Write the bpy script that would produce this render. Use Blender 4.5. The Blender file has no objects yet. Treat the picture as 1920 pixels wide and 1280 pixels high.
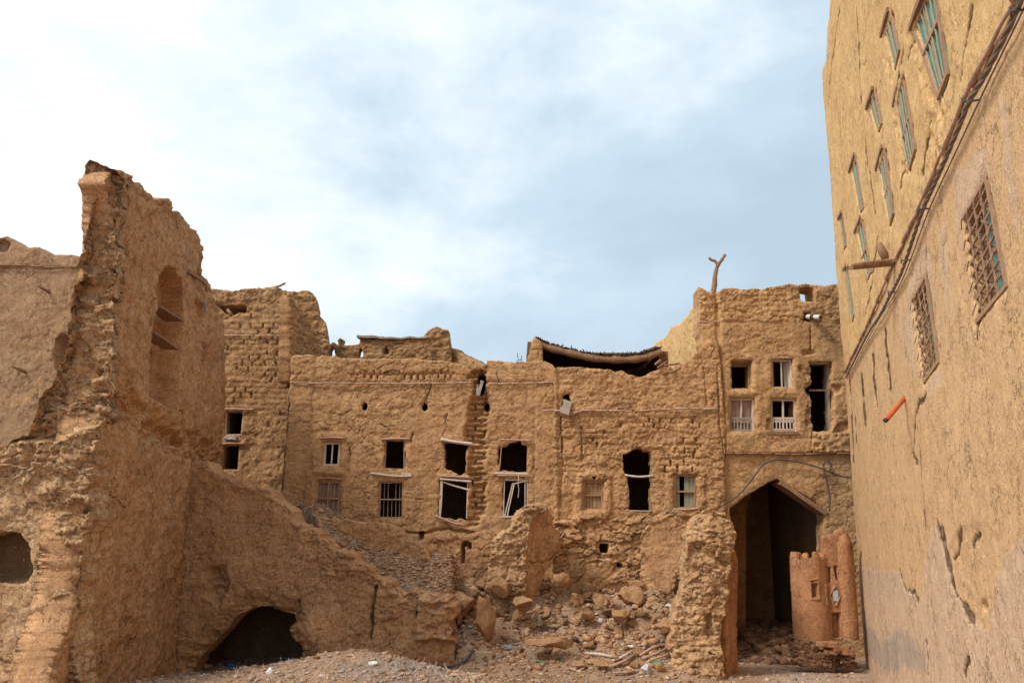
import bpy, math, random
import numpy as np
from mathutils import Vector
random.seed(7); rng = np.random.default_rng(7)
sc = bpy.context.scene
R = math.radians
# ------------------------------------------------------------------ camera
F = 1650.0; HOR = 965.0; CAMZ = 3.8
PITCH = math.atan((HOR - 640.0) / F)
cam = bpy.data.cameras.new('camera'); camo = bpy.data.objects.new('camera', cam)
sc.collection.objects.link(camo)
cam.sensor_width = 36; cam.lens = F / 1920 * 36; cam.clip_end = 3000; cam.clip_start = 0.05
camo.location = (0, 0, CAMZ); camo.rotation_euler = (math.pi / 2 + PITCH, 0, 0)
sc.camera = camo
# ------------------------------------------------------------------ world
SUN_EL, SUN_AZ = R(46), R(-122)      # azimuth measured from +Y towards +X (sun behind the camera, to the left)
w = bpy.data.worlds.new('World'); sc.world = w; w.use_nodes = True
nt = w.node_tree; nt.nodes.clear()
def N_(t, **k):
    n = nt.nodes.new(t)
    for a, b in k.items(): setattr(n, a, b)
    return n
def L_(a, b): nt.links.new(a, b)
out = N_('ShaderNodeOutputWorld'); bg = N_('ShaderNodeBackground'); bg.inputs[1].default_value = 0.1
sky = N_('ShaderNodeTexSky', sky_type='NISHITA'); sky.sun_disc = False
sky.sun_elevation = SUN_EL; sky.sun_rotation = SUN_AZ; sky.dust_density = 2.5
tc = N_('ShaderNodeTexCoord'); mp = N_('ShaderNodeMapping'); mp.inputs['Scale'].default_value = (1.2, 1.2, 2.3); mp.inputs['Location'].default_value = (0.35, 0.2, 0.4)
L_(tc.outputs['Generated'], mp.inputs[0])
n1 = N_('ShaderNodeTexNoise'); n1.inputs['Scale'].default_value = 1.7; n1.inputs['Detail'].default_value = 7; n1.inputs['Roughness'].default_value = 0.57; n1.inputs['Distortion'].default_value = 0.15
L_(mp.outputs[0], n1.inputs[0])
sep = N_('ShaderNodeSeparateXYZ'); L_(tc.outputs['Generated'], sep.inputs[0])
mx = N_('ShaderNodeMath', operation='MULTIPLY_ADD'); mx.inputs[1].default_value = -0.34; L_(sep.outputs[0], mx.inputs[0]); L_(n1.outputs[0], mx.inputs[2])
mz = N_('ShaderNodeMath', operation='MULTIPLY_ADD'); mz.inputs[1].default_value = 0.30; L_(sep.outputs[2], mz.inputs[0]); L_(mx.outputs[0], mz.inputs[2])
cr = N_('ShaderNodeValToRGB'); e = cr.color_ramp.elements
e[0].position = 0.45; e[0].color = (0.44, 0.565, 0.665, 1)
e[1].position = 0.86; e[1].color = (1.0, 1.0, 1.0, 1)
k = e.new(0.62); k.color = (0.55, 0.675, 0.775, 1)
k = e.new(0.72); k.color = (0.74, 0.83, 0.895, 1)
L_(mz.outputs[0], cr.inputs[0])
vm = N_('ShaderNodeVectorMath', operation='SCALE'); vm.inputs['Scale'].default_value = 9.5; L_(cr.outputs[0], vm.inputs[0])
mixw = N_('ShaderNodeMixRGB'); mixw.inputs[0].default_value = 0.90
L_(sky.outputs[0], mixw.inputs[1]); L_(vm.outputs[0], mixw.inputs[2]); L_(mixw.outputs[0], bg.inputs[0]); L_(bg.outputs[0], out.inputs[0])
sl = bpy.data.lights.new('sun', 'SUN'); sl.energy = 2.1; sl.angle = R(14); sl.color = (1.0, 0.93, 0.82)
so = bpy.data.objects.new('sun', sl); sc.collection.objects.link(so)
sd = Vector((math.sin(SUN_AZ) * math.cos(SUN_EL), math.cos(SUN_AZ) * math.cos(SUN_EL), math.sin(SUN_EL)))
so.rotation_euler = sd.to_track_quat('Z', 'Y').to_euler(); so.location = (0, -10, 30)
sc.view_settings.view_transform = 'Standard'; sc.view_settings.look = 'None'
sc.view_settings.exposure = 0.40; sc.view_settings.gamma = 1; sc.view_settings.use_curve_mapping = False
# ------------------------------------------------------------------ noise
def _h(ix, iy, iz, seed):
    n = (ix.astype(np.int64) * 374761393 + iy.astype(np.int64) * 668265263 + iz.astype(np.int64) * 2147483647 + seed * 974711) & 0xFFFFFFFF
    n = ((n ^ (n >> 13)) * 1274126177) & 0xFFFFFFFF
    n = ((n ^ (n >> 16)) * 2246822519) & 0xFFFFFFFF
    return ((n ^ (n >> 15)) & 0xFFFFFF) / float(0xFFFFFF)
def vn(x, y, z=None, seed=0):
    x = np.asarray(x, float); y = np.asarray(y, float)
    xi = np.floor(x); yi = np.floor(y); fx = x - xi; fy = y - yi
    fx = fx * fx * (3 - 2 * fx); fy = fy * fy * (3 - 2 * fy)
    if z is None:
        zi = np.zeros_like(xi)
        a = _h(xi, yi, zi, seed); b = _h(xi + 1, yi, zi, seed); c = _h(xi, yi + 1, zi, seed); d = _h(xi + 1, yi + 1, zi, seed)
        return ((a * (1 - fx) + b * fx) * (1 - fy) + (c * (1 - fx) + d * fx) * fy) * 2 - 1
    z = np.asarray(z, float); zi = np.floor(z); fz = z - zi; fz = fz * fz * (3 - 2 * fz)
    r = 0
    for dz, wz in ((0, 1 - fz), (1, fz)):
        a = _h(xi, yi, zi + dz, seed); b = _h(xi + 1, yi, zi + dz, seed); c = _h(xi, yi + 1, zi + dz, seed); d = _h(xi + 1, yi + 1, zi + dz, seed)
        r = r + wz * ((a * (1 - fx) + b * fx) * (1 - fy) + (c * (1 - fx) + d * fx) * fy)
    return r * 2 - 1
def fbm(x, y, sc_, o=3, seed=0, z=None, g=0.5):
    r = 0; a = 1.0; f = 1.0 / sc_; t = 0
    for i in range(o):
        r = r + a * vn(x * f + 13.7 * i, y * f + 7.1 * i, None if z is None else z * f + 3.3 * i, seed + i); t += a; a *= g; f *= 2.03
    return r / t
def vor(u, v, seed=0, j=0.9):
    ui = np.floor(u); vi = np.floor(v); f1 = np.full(u.shape, 9.0); f2 = np.full(u.shape, 9.0); cid = np.zeros(u.shape)
    z0 = np.zeros_like(ui)
    for a in (-1, 0, 1):
        for b in (-1, 0, 1):
            cx = ui + a; cy = vi + b
            px = cx + 0.5 + j * (_h(cx, cy, z0, seed) - 0.5); py = cy + 0.5 + j * (_h(cx, cy, z0 + 1, seed) - 0.5)
            d = np.hypot(px - u, py - v); m = d < f1
            f2 = np.where(m, f1, np.minimum(f2, d)); cid = np.where(m, _h(cx, cy, z0 + 2, seed), cid); f1 = np.where(m, d, f1)
    return f1, f2, cid
def ss(a, b, x):
    t = np.clip((x - a) / (b - a), 0, 1); return t * t * (3 - 2 * t)
def sdpoly(U, Z, poly):
    """signed distance, positive inside"""
    d = np.full(U.shape, 1e9); s = np.ones(U.shape); n = len(poly)
    for i in range(n):
        ax, ay = poly[i]; bx, by = poly[i - 1]
        ex, ey = bx - ax, by - ay; wx, wy = U - ax, Z - ay
        t = np.clip((wx * ex + wy * ey) / (ex * ex + ey * ey + 1e-12), 0, 1)
        d = np.minimum(d, (wx - ex * t) ** 2 + (wy - ey * t) ** 2)
        c1 = Z >= ay; c2 = Z < by; c3 = ex * wy > ey * wx
        s = np.where((c1 & c2 & c3) | (~c1 & ~c2 & ~c3), -s, s)
    return -np.sqrt(d) * s
def sdline(U, Z, pts):
    d = np.full(U.shape, 1e9)
    for (ax, ay), (bx, by) in zip(pts[:-1], pts[1:]):
        ex, ey = bx - ax, by - ay; wx, wy = U - ax, Z - ay
        t = np.clip((wx * ex + wy * ey) / (ex * ex + ey * ey + 1e-12), 0, 1)
        d = np.minimum(d, (wx - ex * t) ** 2 + (wy - ey * t) ** 2)
    return np.sqrt(d)
# ------------------------------------------------------------------ geometry of the place
cp, sp_ = math.cos(PITCH), math.sin(PITCH)
def ray(px, py):
    x = (px - 960) / F; y = (640 - py) / F
    return np.array([x, cp - sp_ * y, sp_ + cp * y])
CAM = np.array([0, 0, CAMZ])
def P(px, py, Y):
    r = ray(px, py); return CAM + r * (Y / r[1])
class Plane:
    """a vertical wall plane through two points on the ground plan, left to right as seen from the yard"""
    def __init__(s, A, B):
        s.O = np.array([A[0], A[1], 0.0]); d = np.array([B[0] - A[0], B[1] - A[1], 0.0]); s.len = np.linalg.norm(d); s.U = d / s.len
        s.N = np.cross(s.U, (0, 0, 1.0))
    def uz(s, px, py):
        r = ray(px, py); t = np.dot(s.O - CAM, s.N) / np.dot(r, s.N); p = CAM + r * t
        return (float(np.dot(p - s.O, s.U)), float(p[2]))
    def pts(s, L): return [s.uz(*q) if not isinstance(q, complex) else (q.real, q.imag) for q in L]
    def w(s, u, z, off=0.0): return s.O + s.U * u + np.array([0, 0, z]) + s.N * off
    def p(s, px, py, off=0.0):
        u, z = s.uz(px, py); return s.w(u, z, off)
def xy(px, Y):
    p = P(px, HOR, Y); return (p[0], p[1])
def shifted(pl, o):
    q = Plane(pl.O[:2], pl.O[:2] + pl.U[:2]); q.O = q.O + pl.N * o; q.len = pl.len; return q
def pl2(pa, Ya, pb, Yb): return Plane(xy(pa, Ya), xy(pb, Yb))
# ------------------------------------------------------------------ scene objects
C = sc.collection
def thing(name, label, cat, loc, group=None):
    o = bpy.data.objects.new(name, None); C.objects.link(o); o.location = tuple(float(v) for v in loc); o.empty_display_size = 0.3
    o['label'] = label; o['category'] = cat
    if group: o['group'] = group
    return o
def base(o):
    v = np.zeros(3)
    while o is not None:
        v = v + np.array(o.location); o = o.parent
    return v
def mkmesh(name, V, faces, mat, parent=None, smooth=True, attrs=None, loc=None, quads=None):
    V = np.asarray(V, float)
    me = bpy.data.meshes.new(name)
    if parent is not None: V = V - base(parent)
    elif loc is not None: V = V - np.array(loc)
    loops = []; tot = []
    if quads is not None and len(quads):
        loops.append(np.asarray(quads, np.int32).ravel()); tot.append(np.full(len(quads), 4, np.int32))
    if faces:
        loops.append(np.array([i for f in faces for i in f], np.int32)); tot.append(np.array([len(f) for f in faces], np.int32))
    loops = np.concatenate(loops); tot = np.concatenate(tot); start = np.concatenate([[0], np.cumsum(tot)[:-1]]).astype(np.int32)
    me.vertices.add(len(V)); me.vertices.foreach_set('co', V.astype(np.float32).ravel())
    me.loops.add(len(loops)); me.loops.foreach_set('vertex_index', loops)
    me.polygons.add(len(tot)); me.polygons.foreach_set('loop_start', start); me.polygons.foreach_set('loop_total', tot)
    me.update(calc_edges=True); me.validate()
    me.polygons.foreach_set('use_smooth', np.full(len(me.polygons), smooth))
    for an, av in (attrs or {}).items():
        a = me.attributes.new(an, 'FLOAT', 'POINT'); a.data.foreach_set('value', np.asarray(av, np.float32))
    me.materials.append(mat)
    o = bpy.data.objects.new(name, me); C.objects.link(o)
    if parent is not None: o.parent = parent
    elif loc is not None: o.location = tuple(float(v) for v in loc)
    return o
def tag(o, label=None, cat=None, group=None, kind=None):
    if label: o['label'] = label
    if cat: o['category'] = cat
    if group: o['group'] = group
    if kind: o['kind'] = kind
    return o
class MB:
    """collects beams and tubes into one mesh"""
    def __init__(s): s.v = []; s.f = []
    def hexa(s, c8):
        n = len(s.v); s.v += [np.array(c, float) for c in c8]
        for q in ((0, 1, 2, 3), (7, 6, 5, 4), (0, 4, 5, 1), (1, 5, 6, 2), (2, 6, 7, 3), (3, 7, 4, 0)): s.f.append(tuple(n + i for i in q))
    def beam(s, A, B, wd, dp, nrm, seg=1, jit=0.0):
        A = np.array(A, float); B = np.array(B, float); d = B - A; L = np.linalg.norm(d)
        if L < 1e-5: return
        d /= L; nrm = np.array(nrm, float); sd_ = np.cross(d, nrm); sd_ /= np.linalg.norm(sd_) + 1e-9; nn = np.cross(sd_, d)
        n0 = len(s.v)
        for i in range(seg + 1):
            c = A + (B - A) * i / seg + (rng.normal(size=3) * jit if 0 < i < seg or jit else 0)
            a = 1 + (rng.uniform(-.15, .15) if jit else 0)
            for q, r in ((-1, -1), (1, -1), (1, 1), (-1, 1)): s.v.append(c + sd_ * wd / 2 * q * a + nn * dp / 2 * r * a)
        for i in range(seg):
            b = n0 + i * 4
            for k in range(4): s.f.append((b + k, b + (k + 1) % 4, b + 4 + (k + 1) % 4, b + 4 + k))
        s.f.append((n0 + 3, n0 + 2, n0 + 1, n0)); e_ = n0 + seg * 4; s.f.append((e_, e_ + 1, e_ + 2, e_ + 3))
    def tube(s, pts, r, n=8, jit=0.0, taper=None):
        pts = [np.array(p, float) for p in pts]; n0 = len(s.v)
        for i, p in enumerate(pts):
            t = pts[min(i + 1, len(pts) - 1)] - pts[max(i - 1, 0)]; t /= np.linalg.norm(t) + 1e-9
            a = np.cross(t, (0.13, 0.2, 1) if abs(t[2]) < .9 else (1, 0.1, 0)); a /= np.linalg.norm(a); b = np.cross(t, a)
            rr = (r if not hasattr(r, '__len__') else r[i]) * (1 + (rng.uniform(-jit, jit) if jit else 0))
            for k in range(n):
                q = 2 * math.pi * k / n; rk = rr * (1 + (rng.uniform(-jit, jit) * .7 if jit else 0))
                s.v.append(p + rk * (math.cos(q) * a + math.sin(q) * b))
        for i in range(len(pts) - 1):
            for k in range(n): s.f.append((n0 + i * n + k, n0 + i * n + (k + 1) % n, n0 + (i + 1) * n + (k + 1) % n, n0 + (i + 1) * n + k))
        s.f.append(tuple(n0 + k for k in range(n))[::-1]); s.f.append(tuple(n0 + (len(pts) - 1) * n + k for k in range(n)))
    def box(s, x0, x1, y0, y1, z0, z1):
        s.hexa([(x0, y0, z0), (x1, y0, z0), (x1, y1, z0), (x0, y1, z0), (x0, y0, z1), (x1, y0, z1), (x1, y1, z1), (x0, y1, z1)][::1])
    def build(s, name, mat, parent=None, smooth=False, loc=None):
        v = np.array(s.v)
        if parent is None and loc is None: loc = (v[:, 0].mean(), v[:, 1].mean(), v[:, 2].min())
        o = mkmesh(name, v, s.f, mat, parent, smooth, loc=loc)
        import bmesh
        bm = bmesh.new(); bm.from_mesh(o.data); bmesh.ops.recalc_face_normals(bm, faces=bm.faces); bm.to_mesh(o.data); bm.free()
        return o
def curve_pts(pts, n=6):
    """Catmull-Rom through points"""
    pts = [np.array(p, float) for p in pts]; o = []
    for i in range(len(pts) - 1):
        p0 = pts[max(i - 1, 0)]; p1 = pts[i]; p2 = pts[i + 1]; p3 = pts[min(i + 2, len(pts) - 1)]
        for k in range(n):
            t = k / n; o.append(.5 * ((2 * p1) + (-p0 + p2) * t + (2 * p0 - 5 * p1 + 4 * p2 - p3) * t * t + (-p0 + 3 * p1 - 3 * p2 + p3) * t ** 3))
    o.append(pts[-1]); return o
# ------------------------------------------------------------------ materials
def mud(name, c1, c2, c3, big=1.1, bump=0.5, speck=0.35, streaks=.8, fine=26.0, straw=0.4, patch=None, patch2=None, stain=None, cracks=0.5, rough=0.97):
    m = bpy.data.materials.new(name); m.use_nodes = True; t = m.node_tree; nd = t.nodes; ln = t.links
    bs = nd['Principled BSDF']; bs.inputs['Roughness'].default_value = rough; bs.inputs['Specular IOR Level'].default_value = 0.1
    tc_ = nd.new('ShaderNodeTexCoord'); co = tc_.outputs['Object']
    def noise(s, d=4, r=.6, stretch=None, dist=0.0):
        n = nd.new('ShaderNodeTexNoise'); n.inputs['Scale'].default_value = s; n.inputs['Detail'].default_value = d; n.inputs['Roughness'].default_value = r; n.inputs['Distortion'].default_value = dist
        if stretch:
            p = nd.new('ShaderNodeMapping'); p.inputs['Scale'].default_value = stretch; ln.new(co, p.inputs[0]); ln.new(p.outputs[0], n.inputs[0])
        else: ln.new(co, n.inputs[0])
        return n.outputs[0]
    def ramp(src, a, b, ca=(0, 0, 0, 1), cb=(1, 1, 1, 1)):
        r = nd.new('ShaderNodeValToRGB'); r.color_ramp.elements[0].position = a; r.color_ramp.elements[1].position = b
        r.color_ramp.elements[0].color = ca; r.color_ramp.elements[1].color = cb; ln.new(src, r.inputs[0]); return r.outputs[0]
    def mix(f, a, b, mode='MIX'):
        x = nd.new('ShaderNodeMixRGB'); x.blend_type = mode
        for i, v in ((0, f), (1, a), (2, b)):
            if isinstance(v, (int, float)): x.inputs[i].default_value = v
            elif isinstance(v, tuple): x.inputs[i].default_value = (*v[:3], 1)
            else: ln.new(v, x.inputs[i])
        return x.outputs[0]
    def math_(op, a, b):
        x = nd.new('ShaderNodeMath'); x.operation = op
        for i, v in ((0, a), (1, b)):
            if isinstance(v, (int, float)): x.inputs[i].default_value = v
            else: ln.new(v, x.inputs[i])
        return x.outputs[0]
    nb = noise(big, 6, .62, dist=.6); nm = noise(big * 4.3, 5, .65); nf = noise(fine, 4, .7)
    col = mix(ramp(nb, .36, .66), c1, c2)
    col = mix(ramp(noise(big * .45, 5, .6, (1, 1, 2.2)), .5, .72), col, c3)
    col = mix(math_('MULTIPLY', ramp(nm, .42, .62), .45), col, c3)
    if patch is not None or patch2 is not None or stain is not None:
        at = nd.new('ShaderNodeAttribute'); at.attribute_name = 'patch'
        at2 = nd.new('ShaderNodeAttribute'); at2.attribute_name = 'patch2'; at3 = nd.new('ShaderNodeAttribute'); at3.attribute_name = 'stain'
        if patch2: col = mix(at2.outputs['Fac'], col, mix(ramp(nm, .35, .7), patch2, tuple(v * .86 for v in patch2)))
        if patch: col = mix(at.outputs['Fac'], col, mix(ramp(nm, .35, .65), patch, tuple(v * .87 for v in patch)))
        if stain: col = mix(at3.outputs['Fac'], col, stain)
    lo = ramp(nf, .28, .68, (.50, .47, .45, 1), (1.30, 1.30, 1.30, 1))
    gm = ramp(noise(.8, 5, .65, dist=.8), .38, .62, (.35, .35, .35, 1), (1, 1, 1, 1)); col = mix(gm, col, mix(1.0, col, lo, 'MULTIPLY'))
    stk = ramp(noise(3.0, 5, .65, (1, 1, .16), dist=.4), .34, .60, (.80, .78, .76, 1), (1.06, 1.06, 1.06, 1)); col = mix(streaks, col, stk, 'MULTIPLY')
    fi2 = noise(fine * 3.1, 3, .7)
    col = mix(1.0, col, ramp(fi2, .3, .7, (.60, .575, .55, 1), (1.30, 1.30, 1.30, 1)), 'MULTIPLY')
    def crk():
        if 'c' in memo: return memo['c']
        v2 = nd.new('ShaderNodeTexVoronoi'); v2.feature = 'DISTANCE_TO_EDGE'; v2.inputs['Scale'].default_value = 3.1
        wv = nd.new('ShaderNodeVectorMath'); wv.operation = 'MULTIPLY_ADD'; nz = nd.new('ShaderNodeTexNoise'); nz.inputs['Scale'].default_value = 5; nz.inputs['Detail'].default_value = 5; nz.inputs['Roughness'].default_value = .65
        ln.new(co, nz.inputs[0]); ln.new(nz.outputs['Color'], wv.inputs[0]); wv.inputs[1].default_value = (.55,) * 3; ln.new(co, wv.inputs[2]); ln.new(wv.outputs[0], v2.inputs[0])
        memo['c'] = ramp(v2.outputs['Distance'], .006, .042); return memo['c']
    memo = {}
    # pale grit and dark pits
    v = nd.new('ShaderNodeTexVoronoi'); v.inputs['Scale'].default_value = 17; ln.new(co, v.inputs[0])
    sepc = nd.new('ShaderNodeSeparateColor'); ln.new(v.outputs['Color'], sepc.inputs[0])
    pick = math_('GREATER_THAN', sepc.outputs[0], 1 - speck * .35)
    dot = math_('LESS_THAN', v.outputs['Distance'], .24)
    col = mix(math_('MULTIPLY', math_('MULTIPLY', pick, dot), .75), col, (.60, .50, .41))
    pick2 = math_('LESS_THAN', sepc.outputs[1], speck * .3)
    col = mix(math_('MULTIPLY', math_('MULTIPLY', pick2, dot), .6), col, (.10, .058, .032))
    ca_ = nd.new('ShaderNodeAttribute'); ca_.attribute_name = 'crack'; col = mix(math_('MULTIPLY', ramp(ca_.outputs['Fac'], .08, .6), ramp(noise(7, 4, .7), .35, .6, (.6, .6, .6, 1), (1, 1, 1, 1))), col, (.09, .05, .03))  # modelled cracks: dark colour for dirt and painted shade inside them
    if cracks:
        ckc = math_('MULTIPLY', math_('SUBTRACT', 1, crk()), ramp(noise(1.3, 3, .6), .42, .60)); col = mix(math_('MULTIPLY', ckc, .75), col, (.09, .05, .028))  # hairline cracks darkened too, dirt and shade put into the colour
    ln.new(col, bs.inputs['Base Color'])
    # relief: lumps, straw marks, hairline cracks
    h = math_('ADD', math_('MULTIPLY', math_('MULTIPLY', nf, gm), .5), math_('MULTIPLY', nm, .32))
    h = math_('ADD', h, math_('MULTIPLY', noise(fine * 1.3, 2, .5, (1, 1, .28)), straw * .35))
    h = math_('ADD', h, math_('MULTIPLY', fi2, .2))
    if cracks:
        h = math_('ADD', h, math_('MULTIPLY', crk(), cracks * .6))
    b = nd.new('ShaderNodeBump'); b.inputs['Strength'].default_value = bump; b.inputs['Distance'].default_value = .06
    ln.new(h, b.inputs['Height']); ln.new(b.outputs[0], bs.inputs['Normal'])
    return m
def wood(name, c1, c2, sc_=20, bump=.4, rough=.85, axis=(1, 1, 6)):
    m = bpy.data.materials.new(name); m.use_nodes = True; t = m.node_tree; nd = t.nodes; ln = t.links; bs = nd['Principled BSDF']
    bs.inputs['Roughness'].default_value = rough; bs.inputs['Specular IOR Level'].default_value = .2
    tc_ = nd.new('ShaderNodeTexCoord'); mp_ = nd.new('ShaderNodeMapping'); mp_.inputs['Scale'].default_value = tuple(1 / a for a in axis) if axis else (1, 1, 1)
    ln.new(tc_.outputs['Object'], mp_.inputs[0]); n = nd.new('ShaderNodeTexNoise'); n.inputs['Scale'].default_value = sc_; n.inputs['Detail'].default_value = 5; n.inputs['Roughness'].default_value = .7; ln.new(mp_.outputs[0], n.inputs[0])
    r = nd.new('ShaderNodeValToRGB'); r.color_ramp.elements[0].position = .33; r.color_ramp.elements[1].position = .66
    r.color_ramp.elements[0].color = (*c1, 1); r.color_ramp.elements[1].color = (*c2, 1); ln.new(n.outputs[0], r.inputs[0]); ln.new(r.outputs[0], bs.inputs['Base Color'])
    b = nd.new('ShaderNodeBump'); b.inputs['Strength'].default_value = bump; b.inputs['Distance'].default_value = .01; ln.new(n.outputs[0], b.inputs['Height']); ln.new(b.outputs[0], bs.inputs['Normal'])
    return m
def island(name, cols, rough=.95, fine=40):
    m = bpy.data.materials.new(name); m.use_nodes = True; t = m.node_tree; nd = t.nodes; ln = t.links; bs = nd['Principled BSDF']; bs.inputs['Roughness'].default_value = rough; bs.inputs['Specular IOR Level'].default_value = .1
    g = nd.new('ShaderNodeNewGeometry'); r = nd.new('ShaderNodeValToRGB'); r.color_ramp.interpolation = 'CONSTANT'
    el = r.color_ramp.elements; el[0].color = (*cols[0][1], 1); el[0].position = 0; el[1].position = cols[1][0]; el[1].color = (*cols[1][1], 1)
    for p_, c_ in cols[2:]:
        x = el.new(p_); x.color = (*c_, 1)
    ln.new(g.outputs['Random Per Island'], r.inputs[0])
    n = nd.new('ShaderNodeTexNoise'); n.inputs['Scale'].default_value = fine; n.inputs['Detail'].default_value = 4; tcx = nd.new('ShaderNodeTexCoord'); ln.new(tcx.outputs['Object'], n.inputs[0])
    r2 = nd.new('ShaderNodeValToRGB'); r2.color_ramp.elements[0].color = (.65, .65, .65, 1); r2.color_ramp.elements[1].color = (1.25, 1.25, 1.25, 1); r2.color_ramp.elements[0].position = .3; r2.color_ramp.elements[1].position = .7; ln.new(n.outputs[0], r2.inputs[0])
    x = nd.new('ShaderNodeMixRGB'); x.blend_type = 'MULTIPLY'; x.inputs[0].default_value = 1; ln.new(r.outputs[0], x.inputs[1]); ln.new(r2.outputs[0], x.inputs[2]); ln.new(x.outputs[0], bs.inputs['Base Color'])
    return m
M_house = mud('mud_plaster_ochre', (.56, .335, .17), (.63, .40, .215), (.455, .258, .125))
M_houseD = mud('mud_brick_dark', (.50, .295, .145), (.57, .355, .185), (.41, .23, .11), bump=.6)
M_back = mud('mud_far_walls', (.44, .26, .125), (.50, .31, .155), (.38, .21, .10), bump=.6)
M_gate = mud('mud_plaster_gatehouse', (.57, .35, .175), (.63, .41, .215), (.475, .275, .13), cracks=.4)
M_ruin = mud('mud_plaster_reddish', (.56, .325, .17), (.62, .38, .205), (.47, .26, .13), fine=22, bump=.55, speck=.6, straw=.8)
M_end = mud('mud_broken_core', (.58, .365, .20), (.66, .45, .265), (.46, .265, .135), bump=.8, speck=.7, fine=18)
M_leftback = mud('mud_plaster_greyish', (.43, .275, .165), (.47, .31, .19), (.39, .24, .14), bump=.5, patch=(.58, .36, .19))
M_right = mud('mud_plaster_yellow', streaks=.3, c1=(.70, .475, .225), c2=(.75, .53, .265), c3=(.60, .385, .175), bump=.40, fine=30, speck=.10, straw=.25, cracks=.3,
              patch=(.70, .51, .355), patch2=(.71, .475, .27), stain=(.34, .31, .275))
M_castle = mud('mud_orange_smooth', (.46, .235, .12), (.51, .28, .15), (.36, .175, .09), bump=.6, speck=.06, cracks=.2, big=2.2)
M_stone = mud('field_stone_brown', (.27, .15, .085), (.36, .21, .12), (.2, .11, .065), bump=.8, big=3, speck=.5)
M_ground = mud('dirt_ground', (.38, .255, .17), (.46, .325, .225), (.31, .195, .12), bump=.9, speck=1.0, fine=20, big=.7, straw=0, cracks=0,
               patch=(.42, .30, .205), patch2=(.50, .38, .30), stain=(.24, .225, .225))
M_clod = mud('earth_clod', (.45, .26, .135), (.53, .335, .185), (.36, .20, .10), bump=.9, speck=.7, big=3, cracks=0)
M_inner = mud('mud_interior_shade', (.22, .135, .075), (.26, .165, .09), (.18, .11, .06), bump=.3)  # darker mud for interiors, their shade put into the colour
M_stick = wood('weathered_stick', (.36, .20, .13), (.60, .42, .32), 30)
M_wood = wood('window_wood_brown', (.30, .17, .10), (.46, .30, .19), 26)
M_pale = wood('window_wood_pale', (.50, .40, .32), (.74, .64, .55), 26)
M_shut = wood('shutter_faded_mauve', (.25, .155, .125), (.37, .25, .205), 24)
M_shutb = wood('shutter_plain_boards', (.30, .18, .09), (.45, .29, .16), 20)
M_greenw = wood('shutter_grey_green', (.22, .22, .16), (.34, .34, .25), 24)
M_green = wood('shutter_turquoise_green', (.13, .29, .225), (.25, .42, .33), 22)
M_greyw = wood('window_wood_grey', (.25, .20, .165), (.42, .36, .31), 24)
M_log = wood('old_log', (.20, .11, .06), (.36, .22, .13), 16, bump=.8)
M_dark = wood('charred_twigs', (.05, .03, .02), (.12, .075, .045), 16)
M_cable = wood('cable_dark', (.06, .05, .05), (.13, .11, .11), 60)
M_cable2 = wood('cable_twisted', (.13, .10, .085), (.30, .24, .20), 50)
M_red = wood('pipe_orange_red', (.50, .10, .035), (.62, .16, .06), 20, bump=.1, rough=.5)
M_white = wood('white_plastic', (.62, .62, .6), (.8, .8, .78), 20, bump=.2, rough=.5)
M_bluep = wood('blue_plastic', (.02, .12, .42), (.05, .25, .60), 20, bump=.2, rough=.4)
M_greenp = wood('green_plastic', (.03, .22, .12), (.06, .34, .2), 20, bump=.2, rough=.4)
M_grille = wood('grille_brown_paint', (.24, .13, .08), (.42, .27, .18), 30)
M_greyst = wood('grey_stone', (.33, .33, .34), (.58, .58, .58), 14, bump=.5, axis=(1, 1, 1))
M_block = wood('concrete_block', (.30, .23, .15), (.40, .31, .21), 14, bump=.5, axis=(1, 1, 1))
M_rub = island('broken_mud_brick', [(0, (.46, .27, .15)), (.3, (.38, .215, .12)), (.6, (.53, .33, .20)), (.85, (.33, .19, .11)), (.95, (.56, .42, .31))], fine=16)
M_gravel = island('loose_gravel', [(0, (.44, .29, .19)), (.35, (.36, .22, .13)), (.6, (.52, .37, .25)), (.80, (.34, .28, .24)), (.92, (.56, .46, .38)), (.975, (.22, .19, .18))])
# ------------------------------------------------------------------ relief functions (metres)
def mud_relief(u, z, seed, und=.045, med=.03, fin=.014, crack=.045, cell=.55, cw=.035, courses=.012):
    d = und * fbm(u, z, 1.7, 2, seed) + med * .5 * fbm(u, z, .42, 2, seed + 5) + fin * 1.3 * fbm(u, z, .13, 3, seed + 9, g=.75) + fin * 1.0 * np.round(2.5 * fbm(u, z * 1.4, .3, 3, seed + 12, g=.7))
    wu = u + .16 * fbm(u, z, .35, 3, seed + 20); wz = z + .12 * fbm(u, z, .3, 3, seed + 21)
    f1, f2, cid = vor(wu / cell, wz / (cell * .62), seed + 3)
    e_ = (f2 - f1) * cell
    mask = ss(-.25, .25, fbm(u, z, 1.3, 2, seed + 31))
    d = d - crack * 1.5 * (1 - ss(0, cw, e_)) * mask + (cid - .5) * .022 * mask
    f1, f2, cid = vor(wu / (cell * .36), wz / (cell * .2), seed + 4)
    e_ = (f2 - f1) * cell * .3
    mask2 = ss(.0, .45, fbm(u, z, .9, 2, seed + 37))
    d = d - crack * .7 * (1 - ss(0, cw * .8, e_)) * mask2 + (cid - .5) * .02 * mask2
    if courses:
        zz = z + .03 * fbm(u, z, .8, 2, seed + 50)
        d = d - courses * (1 - ss(0, .03, np.abs((zz / .16) % 1 - .5) * .16)) * ss(-.1, .4, fbm(u, z, .7, 2, seed + 51))
    return d
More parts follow.
